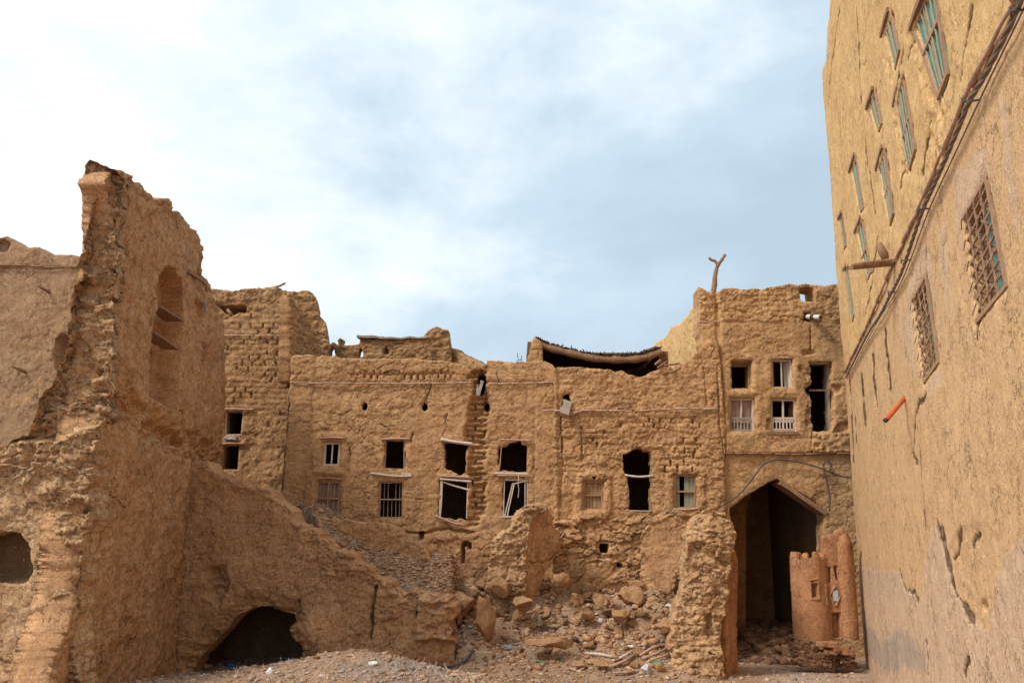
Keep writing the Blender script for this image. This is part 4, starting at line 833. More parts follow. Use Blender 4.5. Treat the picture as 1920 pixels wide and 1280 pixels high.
Q = Quad(plG, WG['1'], -.22); f = frame(hG, Q, M_wood, .04, sides='tr'); stick(f, [Q.p(-.1, 1.05, .25), Q.p(.6, 1.07, .27), Q.p(1.5, 1.04, .26)], .03); mb = lines(Q, [((.02, .9), (.98, .9))], .10, .05, -.1); mb.build('lintel', M_log, f)
def balustrade(parent, Q, x0, x1, t0, t1, mat, n=6, o=.03):
    tm = t0 + (t1 - t0) * .60; ns = n; mb = MB()
    for k in range(ns + 1):
        x = x0 + (x1 - x0) * k / ns; mb.beam(Q.p(x, t0, o), Q.p(x, tm, o), .035, .02, Q.pl.N)
    for k in range(ns):
        a = x0 + (x1 - x0) * k / ns; b = x0 + (x1 - x0) * (k + 1) / ns; c = (a + b) / 2; th = (t1 - t0)
        for (p_, q_) in (((a, tm - .02), (c, tm + .14 * th)), ((b, tm - .02), (c, tm + .14 * th)), ((a, tm + .24 * th), (c, tm + .1 * th)), ((b, tm + .24 * th), (c, tm + .1 * th)), ((a, tm + .2 * th), (c, tm + .36 * th)), ((b, tm + .2 * th), (c, tm + .36 * th))):
            mb.beam(Q.p(*p_, o + rng.uniform(-.004, .004)), Q.p(*q_, o + rng.uniform(-.004, .004)), .028, .018, Q.pl.N)
        mb.beam(Q.p(a, tm, o + .002), Q.p(a, tm + .36 * th, o + .002), .02, .02, Q.pl.N)
    mb.beam(Q.p(x0, t1, o), Q.p(x1, t1, o), .04, .03, Q.pl.N); mb.beam(Q.p(x0, t0, o), Q.p(x1, t0, o), .04, .03, Q.pl.N)
    return mb.build('balustrade', mat, parent)
Q = Quad(plG, WG['2'], -.06); f = frame(hG, Q, M_pale, .055, mull=(.5,)); shutter(f, Q, .08, .47, .04, .96, M_shut, boards=1); shutter(f, Q, .53, .92, .04, .96, M_shut, boards=1); balustrade(f, Q, .1, .9, .07, .42, M_greyw); stick(f, [Q.p(-.05, 1.07, .10), Q.p(.5, 1.09, .11), Q.p(1.1, 1.04, .1)], .035, M_stick); stick(f, [Q.p(.2, -.08, .1), Q.p(.9, -.07, .1)], .025, M_pale, 'sill')
Q = Quad(plG, WG['3'], -.08); f = frame(hG, Q, M_pale, .04, mull=(.5,)); 
for x0_, x1_ in ((.08, .26), (.74, .94)):
    mb = MB(); A, B = (x0_, x1_) if x0_ < .5 else (x1_, x0_); mb.hexa([Q.p(A, .03, -.04), Q.p(B, .03, -.26), Q.p(B, .03, -.28), Q.p(A, .03, -.065), Q.p(A, .97, -.04), Q.p(B, .97, -.26), Q.p(B, .97, -.28), Q.p(A, .97, -.065)]); mb.build('shutter', M_pale if x0_ > .5 else M_shut, f)
stick(f, [Q.p(-.1, 1.05, .12), Q.p(.5, 1.06, .14), Q.p(1.1, 1.05, .12)], .03); stick(f, [Q.p(-.08, -.03, .1), Q.p(.5, -.04, .12), Q.p(1.1, -.03, .1)], .03, M_stick, 'sill')
Q = Quad(plG, WG['4'], -.06); f = frame(hG, Q, M_pale, .055, mull=(.5,)); balustrade(f, Q, .1, .9, .07, .42, M_pale); stick(f, [Q.p(-.02, 1.08, .10), Q.p(.5, 1.1, .12), Q.p(1.05, 1.08, .1)], .03, M_log); mb = MB(); mb.beam(Q.p(-.18, -.05, .12), Q.p(1.05, -.05, .12), .08, .14, plG.N, 4, .006); mb.build('sill', M_log, f)
Q = Quad(plG, [(1519, 679), (1559, 679), (1563, 809), (1522, 809)], -.12); f = frame(hG, Q, M_pale, .035, sides='t'); mb = lines(Q, [((-.02, .60), (1.02, .60))], .045, .06, 0); mb.build('transom', M_log, f); mb = lines(Q, [((.96, .02), (.96, .98))], .05, .3, -.25); mb.build('jamb', M_greyw, f)
Q = Quad(plG, WG['p'], -.1); stick(hG, [Q.p(-.1, 1.15, .1), Q.p(.5, 1.05, .12), Q.p(1.3, 1.1, .1)], .035, M_dark, 'lintel')
mb = MB(); a = plG.p(1511, 592, -.1); b = a + np.array([.26, -.62, -.16]); mb.tube([a, a + (b - a) * .45], .075, 12); pp = mb.build('drain_pipe', M_white, hG, True)
mb = MB(); mb.tube([a + (b - a) * .44, a + (b - a) * .62], .085, 12); mb.build('pipe_band', M_dark, pp, True); mb = MB(); mb.tube([a + (b - a) * .61, a + (b - a) * .98], .07, 12); mb.build('pipe_end', M_white, pp, True); mb = MB(); mb.tube([a + (b - a) * .97, a + (b - a) * 1.0], .062, 12); mb.build('pipe_mouth', M_dark, pp, True)
def cable(name, pts, r, mat, label, group=None, n=6):
    mb = MB(); mb.tube(curve_pts(pts, n), r, 6); o = mb.build(name, mat, None, True); tag(o, label, 'cable', group); return o
cable('cable', [plG.p(*q, .16) for q in ((1348, 950), (1362, 941), (1380, 930), (1398, 910), (1412, 892), (1430, 870), (1455, 862), (1480, 864), (1505, 869), (1530, 876), (1550, 884), (1575, 893), (1598, 896))], .022, M_cable, 'dark cable arching over the pointed archway of the gatehouse')
cable('cable', [plG.p(*q, .17) for q in ((1551, 958), (1552, 930), (1546, 900), (1541, 880), (1541, 869), (1548, 865), (1554, 872), (1552, 884), (1558, 886))], .024, M_cable, 'looped cable hanging down beside the right springing of the archway')
mb = MB(); B_ = [plG.p(*q, -.3) for q in ((1340, 551), (1341, 545), (1344, 528), (1345, 512), (1348, 498), (1352, 489))]; mb.tube(curve_pts(B_, 4), [.10 - .0022 * i for i in range(21)], 8, .12); mb.tube(curve_pts([plG.p(*q, -.3) for q in ((1351, 491), (1358, 481), (1364, 472))], 3), .05, 7, .1); mb.tube(curve_pts([plG.p(*q, -.3) for q in ((1350, 492), (1345, 484), (1340, 483), (1333, 478))], 3), .045, 7, .1)
tag(mb.build('dead_branch', M_log, None, True), 'forked dead branch standing up from the roof edge of the gatehouse', 'branch')
# ================================================================== tall house on the right
dR = ray(1459, HOR); dR = np.array([dR[0], dR[1]]); dR /= np.linalg.norm(dR)
cR = np.array(xy(1606, 23.5)); plR = Plane(cR, cR - dR * 21); plR.au = .3
hR = thing('mud_house', 'tall smooth yellow mud house on the right with green shutters and two grilled windows', 'house', plR.w(6, 1))
UW = [[(1714, 52), (1751, -40), (1777, 140), (1760, 187)], [(1658, 67), (1670, 19), (1687, 94), (1678, 141)], [(1680, 197), (1694, 137), (1717, 281), (1703, 328)], [(1628, 203), (1641, 166), (1653, 234), (1646, 253)],
      [(1647, 318), (1659, 275), (1675, 400), (1668, 432)], [(1596, 322), (1606, 290), (1620, 390), (1612, 402)], [(1606, 437), (1617, 408), (1633, 512), (1627, 528)], [(1574, 412), (1580, 398), (1586, 460), (1582, 475)], [(1584, 508), (1590, 498), (1602, 590), (1597, 610)]]
GW = [[(1801, 412), (1849, 328), (1888, 537), (1830, 610)], [(1707, 566), (1736, 512), (1760, 680), (1730, 724)]]
slits = [[(1658, 621), (1663, 670), (1669, 728)], [(1637, 666), (1640, 715), (1644, 763)], [(1616, 701), (1620, 750), (1623, 796)], [(1600, 732), (1603, 780), (1605, 824)], [(1592, 701), (1596, 780), (1601, 867)]]
wire = [(1584, 697), (1629, 603), (1672, 501), (1719, 400), (1822, 156), (1900, 0), (1935, -70)]
below = [(1584, 697), (1629, 603), (1672, 501), (1719, 400), (1822, 156), (1900, 0), (1990, -180), (2400, -180), (2600, 1700), (1640, 1700), (1606, 1240)]
smooth = [(1605, 1060), (1640, 1068), (1690, 1071), (1700, 1105), (1716, 1110), (1727, 1131), (1735, 1060), (1742, 1000), (1760, 978), (1775, 1030), (1790, 1090), (1812, 1145), (1830, 1168), (1850, 1186), (1862, 1120), (1868, 1080), (1885, 1045), (1905, 1022), (1960, 990), (2200, 900), (2400, 1700), (1606, 1700)]
rcr = [([(1737, 742), (1722, 758), (1714, 790), (1713, 830), (1711, 850), (1718, 868)], .035), ([(1724, 840), (1727, 890), (1731, 930), (1735, 990)], .03), ([(1762, 980), (1769, 1010), (1775, 1040), (1787, 1090), (1800, 1120), (1812, 1145), (1824, 1166)], .05), ([(1802, 988), (1799, 1020), (1797, 1032), (1788, 1045)], .03), ([(1834, 1002), (1826, 1010), (1822, 1022)], .03),
       ([(1737, 1201), (1739, 1235), (1741, 1262)], .04), ([(1688, 1071), (1694, 1090), (1700, 1106), (1716, 1112), (1722, 1124)], .04), ([(1818, 1235), (1811, 1265)], .03), ([(1611, 1000), (1616, 1030), (1612, 1055)], .03), ([(1660, 820), (1664, 838)], .02), ([(1703, 232), (1698, 290), (1690, 350)], .03), ([(1605, 20), (1613, 160), (1622, 280), (1640, 400)], .035),
       ([(1574, 20), (1560, 120), (1552, 210)], .035), ([(1710, 80), (1703, 110)], .03), ([(1828, 605), (1831, 632)], .03), ([(1900, 40), (1830, 210), (1805, 260)], .0), ([(1695, 90), (1690, 125)], .03), ([(1742, 230), (1730, 330)], .025), ([(1820, 20), (1806, 100), (1800, 150)], .03), ([(1645, 440), (1630, 560), (1622, 590)], .03)]
def dRf(u, z, s):
    up = 1 - ss(-.05, .05, sdpoly(u, z, plR.pts(below)))
    d = .018 * fbm(u, z, 2.2, 2, 141) + .010 * fbm(u, z, .4, 3, 142) + .005 * fbm(u, z, .09, 2, 143)
    d = d + up * (.02 * fbm(u, z * .6, .5, 3, 144) + .010 * fbm(u, z, .12, 2, 145)) - .02 * up * (1 - ss(0, .05, np.abs(fbm(u, z * .5, .9, 3, 146)))) * ss(0, .3, fbm(u, z, 1.5, 2, 147))
    sm = polymask(plR, smooth, u, z, .02, .05, 5, .25); d = d + .006 * sm - sm * .006 * fbm(u, z, .12, 2, 148)
    d = d - .012 * polymask(plR, [(1800, 990), (1840, 980), (1880, 1010), (1865, 1080), (1850, 1186), (1812, 1145), (1780, 1040)], u, z, .03, .06) * (1 + .7 * fbm(u, z, .08, 3, 149))
    for q, w_ in rcr:
        if w_: d = d - .03 * crackmask(plR, q, u, z, w_ * 1.2, 7, .04)
    for q in slits: d = d - .03 * crackmask(plR, q, u, z, .075, 8, .008)
    d = d - .06 * polymask(plR, [(1835, 1128), (1844, 1125), (1848, 1140), (1838, 1150)], u, z, .02, .03)
    # rough eroded bands beside the tall windows
    for q in ([(1700, 70), (1714, 52), (1760, 187), (1762, 240), (1745, 200), (1722, 130)], [(1673, 200), (1680, 197), (1703, 328), (1690, 330)], [(1735, 215), (1775, 200), (1765, 330), (1738, 330)], [(1655, 100), (1676, 141), (1674, 155), (1660, 140)]):
        k = polymask(plR, q, u, z, .03, .08); d = d - .02 * k + k * .035 * fbm(u, z, .12, 3, 150)
    return d
uR = [0.0 - .6]; 
while uR[-1] < 21.5:
    uR.append(uR[-1] + max(.012, .034 * (23.5 - max(uR[-1], 0) * .956) / 23.5))
    if len(uR) > 2000: break
uR = np.array(uR)
oR = [(1606, 1300), (1605, 1240), (1600, 1130), (1597, 1040), (1593, 960), (1590, 900), (1584, 780), (1577, 700), (1571, 600), (1568, 520), (1560, 430), (1556, 370), (1553, 330), (1546, 262), (1541, 240), (1536, 180), (1536, 150), (1541, 130), (1549, 112), (1550, 60), (1556, 10), (1558, -60), (1560, -120)]
ztop = plR.uz(1558, -60)[1]
oRf = oR + [complex(3, ztop + 1.2), complex(9, ztop + 1.0), complex(21, ztop + 1.2), complex(21, -.5), complex(.2, -.5)]
relief_wall('wall', M_right, hR, plR, oRf, holes=[{'p': q, 'rag': .03} for q in UW] + [{'p': q, 'rag': .012} for q in GW], step=.032, disp=dRf, rag=.035, ragsc=.5, thick=.42, rough=.0, seed=151, ugrid=uR, zmin=-.5, nring=3, bevel=.02, cracklines=[(q, w_ * 1.2) for q, w_ in rcr if w_] + [(q, .085) for q in slits],  # slits share the dark crack colour that stands in for shade
            attrs={'patch2': lambda u, z: polymask(plR, below, u, z, .15, .15, 9, .8) * .85,
                   'patch': lambda u, z: np.maximum.reduce([polymask(plR, smooth, u, z, .05, .08, 5, .25) * .9] + [polymask(plR, q, u, z, .04, .08) * .85 for q in
                        ([(1786, 330), (1850, 270), (1857, 320), (1801, 412), (1803, 470), (1790, 430)], [(1700, 540), (1734, 450), (1750, 500), (1752, 560), (1740, 520), (1707, 566), (1722, 715), (1708, 690), (1697, 600)], [(1760, 430), (1772, 420), (1785, 600), (1780, 610), (1765, 520)], [(1876, 180), (1888, 200), (1918, 420), (1910, 440), (1885, 330)], [(1683, 560), (1690, 570), (1702, 700), (1692, 690)], [(1735, 724), (1762, 690), (1770, 720), (1740, 745)])]),
                   'stain': lambda u, z: np.clip(.75 + .6 * fbm(u * .6, z * .25, .3, 3, 159), 0, 1) * np.maximum(polymask(plR, [(1606, 1182), (1622, 1164), (1632, 1172), (1650, 1200), (1672, 1192), (1682, 1176), (1700, 1190), (1716, 1205), (1733, 1220), (1736, 1262), (1700, 1250), (1660, 1262), (1640, 1235), (1607, 1230)], u, z, .10, .2, 6, .2) * .8, polymask(plR, [(1606, 1065), (1690, 1075), (1680, 1110), (1606, 1130)], u, z, .2, .3) * .25)})
# body of the house behind that wall
ax = plR.w(0.15, 0)[:2]; bx_ = plR.w(21, 0)[:2]; inn_ = -plR.N[:2]
plRe = Plane(ax + inn_ * 7 + dR * .1, ax + inn_ * .0 + dR * .1)
mb = MB(); slab(mb, ax + inn_ * .45, ax + inn_ * 7, -.5, ztop + .6, .4, np.array([-dR[0], -dR[1], 0])); slab(mb, ax + inn_ * 2.6 - dR * .5, bx_ + inn_ * 2.6, -.5, ztop + .5, .3, np.array([inn_[0], inn_[1], 0])); slab(mb, bx_ + inn_ * .45, bx_ + inn_ * 7, -.5, ztop + .6, .4, np.array([dR[0], dR[1], 0]))
mb.build('rear_wall', M_inner, hR)
mb = MB(); slab(mb, ax + inn_ * .43 - dR * .42, bx_ + inn_ * .43 + dR * .42, ztop + .2, ztop + .45, 6.5, np.array([inn_[0], inn_[1], 0])); mb.build('roof', M_inner, hR)
for zf_ in (5.4, 9.4, 13.4):
    mb = MB(); slab(mb, ax + inn_ * .43 - dR * .42, bx_ + inn_ * .43 + dR * .42, zf_, zf_ + .2, 2.1, np.array([inn_[0], inn_[1], 0])); mb.build('floor_slab', M_inner, hR)
def sub(Q, a, b, c, d): return [Q.p(a, d), Q.p(b, d), Q.p(b, c), Q.p(a, c)]
for i, q in enumerate(UW):
    cu = np.mean([a for a, b in plR.pts(q)]); cz_ = np.mean([b for a, b in plR.pts(q)]); Q = Quad(shifted(plR, -.03), q, 0.0); tall_ = i in (0, 2, 4, 6); f = frame(hR, Q, M_wood, .055, dp=.04, mull=(.5,), trans=((.58 if i == 0 else .45),) if tall_ else ())
    n = 4 if i in (0, 2, 4) else 2
    bars(f, Q, [(k + 1) / (n + 1) for k in range(n)], .03, .97, M_greenw, .012, .012)
    shutter(f, Q, .03, .49, .02, .98, M_green, o=-.03, boards=2); shutter(f, Q, .51, .97, .02, .98, M_green, o=-.03, boards=2)
    mb = lines(Q, [((-.05, 1.02), (1.0, 1.02))], .07, .06, .03, None, .004, 3); mb.build('lintel', M_log, f)
for q in GW:
    Q = Quad(shifted(plR, -.025), q, 0.0); f = frame(hR, Q, M_wood, .045, dp=.03); mb = MB(); nx, ny = 4, 5
    cells = []
    def seg_(a, b):
        cells.append((a, b))
    for k in range(-ny, nx + 1):
        pts_ = []
        for s_ in (-1,):
            # clipped diagonals in cell space
            a = (k, 0) if s_ > 0 else (k + ny, 0); t0 = 0.0; t1 = float(ny)
            if s_ > 0: t0 = max(t0, -k); t1 = min(t1, nx - k)
            else: t0 = max(t0, k + ny - nx); t1 = min(t1, k + ny)
            if t1 - t0 > .05:
                A = ((a[0] + s_ * t0) / nx, t0 / ny); B = ((a[0] + s_ * t1) / nx, t1 / ny)
                mb.beam(Q.p(*A, .035 * s_ + rng.uniform(-.005, .005)), Q.p(*B, .035 * s_), .028, .018, plR.N, 3, .004)
    for k in range(1, 4): mb.beam(Q.p(k / 4, 0, .0), Q.p(k / 4, 1, .0), .018, .012, plR.N)
    for k in range(1, 9): mb.beam(Q.p(0, k / 9 - .02, -.012), Q.p(1, min(1, k / 9 + .05), -.012), .022, .014, plR.N, 3, .003)
    for x in range(nx):
        for y in range(ny):
            c = np.array([(x + .5) / nx, (y + .5) / ny]); o_ = rng.uniform(-.05, .05); mb.beam(Q.p(c[0] - .01, c[1] - .04, .045 + o_ * .2), Q.p(c[0] + .05, c[1] + .04, .03 - o_ * .2), .02, .01, plR.N)
    tag(mb.build('window_grille', M_grille, f))
    shutter(f, Q, .45, 1.0, .0, 1.0, M_green, o=-.11, boards=3); shutter(f, Q, .02, .42, .0, 1.0, M_log, o=-.16, boards=4, gap=.05)
plRo = shifted(plR, .02)
stickrow(hR, plRo, wire, .026, .0, seglen=.7)
# twisted cable bundle
cb = [(1586, 708), (1607, 665), (1629, 622), (1650, 590), (1669, 553), (1684, 525), (1697, 492), (1714, 440), (1731, 392), (1752, 345), (1772, 300), (1795, 245), (1816, 194), (1831, 168), (1847, 141), (1870, 96), (1892, 52), (1909, 12), (1925, -30), (1960, -120)]
plRc = shifted(plR, .08); cc = curve_pts([plRc.p(*q) for q in cb], 14); rt = thing('cable_bundle', 'thick twisted cable bundle climbing diagonally across the tall yellow house', 'cable', cc[0])
dist = np.concatenate([[0], np.cumsum([np.linalg.norm(cc[i + 1] - cc[i]) for i in range(len(cc) - 1)])]); ds = np.arange(0, dist[-1], .05); cc = np.array(cc); ctr = np.stack([np.interp(ds, dist, cc[:, k]) for k in range(3)], 1)
for k in range(3):
    mb = MB(); A = []
    for i, c in enumerate(ctr):
        t = ctr[min(i + 1, len(ctr) - 1)] - ctr[max(i - 1, 0)]; t /= np.linalg.norm(t); n_ = plR.N; b_ = np.cross(t, n_); ph = ds[i] * 8.5 + k * 2.094
        A.append(c + .014 * (math.cos(ph) * n_ + math.sin(ph) * b_))
    mb.tube(A, .012, 6); mb.build('strand', M_cable2, rt, True)
for q in ((1697, 488), (1672, 548), (1731, 392), (1816, 190), (1909, 20)):
    mb = MB(); cp0 = plRc.p(*q); mb.tube([cp0 - plR.N * .12, cp0 + plR.N * .05], .010, 6); mb.tube([cp0 + plR.N * .05 + np.array([0, 0, .04]), cp0 + plR.N * .05 - np.array([0, 0, .04])], .009, 6); mb.build('cable_clip', M_cable, rt, True)
mb = MB()
plRt = shifted(plR, .025); thin = [plRt.p(*q) for q in ((1588, 712), (1640, 612), (1680, 548), (1706, 490), (1740, 398), (1785, 300), (1850, 160), (1920, 15), (1950, -60))]; mb.tube(curve_pts(thin, 6), .008, 5); tag(mb.build('cable', M_cable2, None, True), 'thin single wire running just below the twisted cable bundle on the yellow house', 'cable')
# water spout: hollowed log
a = plR.p(1677, 487, -.1); mb = MB(); b = a + plR.N * .72 + np.array([0, 0, -.03]); nn = 12; L_n = 9; v0 = len(mb.v)
for i in range(L_n + 1):
    t = i / L_n; c = a + (b - a) * t
    for k in range(nn):
        q = math.pi + math.pi * k / (nn - 1); rr = .12 * (1 + .05 * math.sin(k * 2.1 + i * .3)) * (1 - .12 * t); mb.v.append(c + np.array([0, 1, 0]) * math.cos(q) * rr + np.array([0, 0, 1]) * math.sin(q) * rr * .75 + (plR.N * rng.uniform(-.06, .06) if i == L_n else 0))
    for k in range(nn - 1, -1, -1):
        q = math.pi + math.pi * k / (nn - 1); rr = .075 * (1 - .12 * t); mb.v.append(c + np.array([0, 1, 0]) * math.cos(q) * rr + np.array([0, 0, 1]) * math.sin(q) * rr * .7)
for i in range(L_n):
    for k in range(2 * nn): mb.f.append((v0 + i * 2 * nn + k, v0 + i * 2 * nn + (k + 1) % (2 * nn), v0 + (i + 1) * 2 * nn + (k + 1) % (2 * nn), v0 + (i + 1) * 2 * nn + k))
for i in (0, L_n):
    for k in range(nn - 1): mb.f.append((v0 + i * 2 * nn + k, v0 + i * 2 * nn + k + 1, v0 + i * 2 * nn + 2 * nn - 2 - k, v0 + i * 2 * nn + 2 * nn - 1 - k))
mb.build('water_spout', M_log, hR, True)
mb = MB(); c = plR.p(1666, 472, .04); mb.tube([c + np.array([0, 0, -.15]), c + plR.N * .05, c + np.array([0, 0, .16]) + plR.N * .1], [.06, .07, .05], 8, .15); mb.build('spout_bracket', M_log, hR, True)
mb = MB(); a = plR.p(1694, 741, -.05); r_ = ray(1661, 787); b = CAM + r_ * ((a[1] - .55) / r_[1] * .985); mb.tube([a, b], .038, 12); rp = mb.build('drain_pipe', M_red, hR, True)
mb = MB(); mb.tube([b, b + (b - a) * .02], .036, 12); mb.build('pipe_mouth', M_dark, rp, True)
# ================================================================== little play castle beside the gate
def tower(parent, name, cx, cy, r0, r1, z0, z1, merlons=0, ml=.16, holes=(), mat=None, seed=5, sq=0.0, dome=0.0, n=150, m=110):
    th = np.linspace(0, 2 * math.pi, n, endpoint=False); v = np.linspace(0, 1, m); T, V_ = np.meshgrid(th, v, indexing='ij')
    top = z1 + (ml * np.clip(np.cos(T * merlons) * 1.9 + .3, 0, 1) ** .6 if merlons else 0) + .02 * np.sin(T * 3)
    Z = z0 + (top - z0) * V_; rad = r0 + (r1 - r0) * V_
    rad = rad + .014 * fbm(T * 1.2 * r0 / .5, Z, .4, 3, seed) + .006 * fbm(T * r0, Z, .1, 2, seed + 3)
    rad = rad - (.03 * ss(z1 + ml * .2, z1 + ml * 1.2, Z) if merlons else 0) - dome * ss(.86, 1, V_) ** 2 * r0
    for (ang, zc, hw, hh, dp, kind) in holes:
        au = ((T - ang + math.pi) % (2 * math.pi) - math.pi) * r0; bz = Z - zc
        sdv = np.minimum(hw - np.abs(au), hh - np.abs(bz)) if kind == 'r' else (hw - (np.abs(au) * 1.0 + np.abs(bz) * hw / hh))
        rad = rad - dp * ss(0, .02, sdv) + .025 * ss(-.07, -.04, sdv) * ss(.0, -.015, sdv)
    X = cx + rad * np.cos(T) * (1 - sq * 0); Y = cy + rad * np.sin(T)
    Vv = np.stack([X, Y, Z], -1).reshape(-1, 3); ix = np.arange(n * m).reshape(n, m); Qd = np.stack([ix[:, :-1], np.roll(ix, -1, 0)[:, :-1], np.roll(ix, -1, 0)[:, 1:], ix[:, 1:]], -1).reshape(-1, 4)
    # inward lip and top
    inner = np.stack([cx + (rad[:, -1] - .16) * np.cos(th), cy + (rad[:, -1] - .16) * np.sin(th), Z[:, -1]], -1); low = inner.copy(); low[:, 2] = z1 - .15
    b0 = len(Vv); Vv = np.concatenate([Vv, inner, low]); a_ = np.arange(n); Q2 = np.stack([ix[:, -1], np.roll(ix[:, -1], -1), b0 + np.roll(a_, -1), b0 + a_], -1); Q3 = np.stack([b0 + a_, b0 + np.roll(a_, -1), b0 + n + np.roll(a_, -1), b0 + n + a_], -1)
    return mkmesh(name, Vv, [tuple(int(b0 + n + k) for k in range(n))], mat or M_castle, parent, True, quads=np.concatenate([Qd, Q2, Q3]))
Yc = 23.3
cas = thing('play_castle', 'small orange mud model castle with battlements beside the archway, standing on rough stones', 'model castle', P(1545, 1225, Yc))
zz = lambda py, Y=Yc: P(1540, py, Y)[2]
c1 = P(1516, 1100, Yc); r_t = (P(1550, 1100, Yc)[0] - P(1480, 1100, Yc)[0]) / 2
fa = -math.pi / 2
tower(cas, 'round_turret', c1[0] + .04, Yc, r_t * 1.02, r_t * .96, zz(1196), zz(1046), 9, .14, [(fa - .08, zz(1104), .075, .17, .18, 'r'), (fa + .82, zz(1112), .07, .20, .12, 'r')], seed=161)
c2 = P(1588, 1100, 23.1); tower(cas, 'tall_column', c2[0] - .02, 23.15, .25, .25, zz(1196), zz(1000), 0, 0, (), seed=163, dome=.35)
plK = pl2(1546, 23.0, 1582, 23.0)
def dK(u, z, s):
    d = .02 * fbm(u, z, .4, 3, 165)
    for q, dp in (([(1551, 1062), (1558, 1063), (1558, 1092), (1552, 1090)], .15), ([(1563, 1061), (1570, 1060), (1575, 1088), (1568, 1086)], .12), ([(1560, 1148), (1577, 1148), (1577, 1196), (1562, 1196)], .2)):
        sdq = sdpoly(u, z, plK.pts(q)); d = d - dp * ss(-.01, .015, sdq)
    sdq = sdpoly(u, z, plK.pts([(1566, 1100), (1575, 1115), (1566, 1133), (1557, 1115)])); d = d + .035 * ss(-.06, -.03, sdq) * ss(.01, -.01, sdq) - .02 * ss(0, .02, sdq)
    return d
relief_wall('tower_face', M_castle, cas, plK, [(1545, 1008), (1549, 1003), (1554, 1008), (1558, 1002), (1563, 1001), (1568, 1004), (1572, 993), (1580, 990), (1584, 996), (1584, 1200), (1546, 1200)], step=.012, disp=dK, rag=.012, thick=.4, nring=3, back=True, seed=166, bevel=.03)
plK2 = pl2(1530, 23.05, 1548, 23.0)
mb = MB(); mb.tube(curve_pts([P(1518, 1087, 22.80), P(1532, 1085, 22.84), P(1546, 1082, 22.96)], 3), .03, 7, .1); mb.build('turret_ledge', M_castle, cas, True)
mb = MB(); dd = plK.p(1566, 1116, .02); mb.beam(dd + np.array([0, 0, -.13]), dd + np.array([0, 0, .13]), .14, .02, plK.N); mb.build('diamond_panel', M_greyst, cas)
# ------------------------------------------------------------------ stones
def ico(sub_):
    import bmesh
    bm = bmesh.new(); bmesh.ops.create_icosphere(bm, subdivisions=sub_, radius=1); v = np.array([x.co[:] for x in bm.verts]); f = [tuple(q.index for q in p.verts) for p in bm.faces]; bm.free(); return v, f
IC = {k: ico(k) for k in (1, 2, 3, 4)}
def rock_v(sub_, size, seed, cuts=10, rough=.05):
    v = IC[sub_][0].copy(); r_ = np.random.default_rng(seed)
    for i in range(cuts):
        n_ = r_.normal(size=3); n_ /= np.linalg.norm(n_); c = r_.uniform(.36, .74); d_ = v @ n_ - c; v = v - np.outer(np.maximum(d_, 0), n_) * 1.0
    if rough: v = v * (1 + rough * fbm(v[:, 0], v[:, 1], .5, 3, seed, v[:, 2]))[:, None]
    a = r_.uniform(0, 6.28); ca, sa = math.cos(a), math.sin(a); v = v * np.array(size)
    tx = r_.uniform(-.3, .3); ct, st = math.cos(tx), math.sin(tx); v = np.stack([v[:, 0], v[:, 1] * ct - v[:, 2] * st, v[:, 1] * st + v[:, 2] * ct], 1)
    return np.stack([v[:, 0] * ca - v[:, 1] * sa, v[:, 0] * sa + v[:, 1] * ca, v[:, 2]], 1)
def rock(name, px, py, size, mat, label, cat, seed, group=None, sub_=3, sink=.25, cuts=12, rough=.08, Y=None, smooth=False):
    p = on_ground(px, py) if Y is None else P(px, py, Y); p = p + np.array([0, 0, size[2] * (1 - sink)]); v = rock_v(sub_, size, seed, cuts, rough) + p
    o = mkmesh(name, v, IC[sub_][1], mat, None, smooth, loc=p - np.array([0, 0, size[2]])); tag(o, label, cat, group); return o
# stone footing of the castle
k = 0
for row, (zz0, n_) in enumerate(((.10, 11), (.30, 11), (.50, 10))):
    for i in range(n_):
        a_ = math.pi + math.pi * (i + .5 * (row % 2)) / n_; rx = r_t * 1.12; p = np.array([c1[0] + .04 + rx * math.cos(a_), Yc + rx * math.sin(a_) * .95, zz(1232) + zz0 - .20])
        v = rock_v(2, (.14, .13, .10), 700 + k, 9, .08) + p; mkmesh('base_stone', v, IC[2][1], M_stone, cas, False); k += 1
for row in range(3):
    for i in range(6):
        p = np.array([P(1542 + i * 11, 1200, 22.95)[0], 22.95 + rng.uniform(-.05, .05), zz(1232) - .15 + row * .20]); v = rock_v(2, (.13, .16, .09), 800 + k, 9, .08) + p; mkmesh('base_stone', v, IC[2][1], M_stone if rng.random() < .7 else M_castle, cas, False); k += 1
for i, (px, py) in enumerate(((1560, 1222), (1572, 1215), (1556, 1208), (1590, 1222))):
    mb = MB(); p = P(px, py, 22.65 - .02 * i); mb.beam(p - np.array([.16, 0, 0]), p + np.array([.16, .02, 0]), .10, .2, (0, -1, 0), 3, .006); mb.build('step_brick', M_castle, cas)
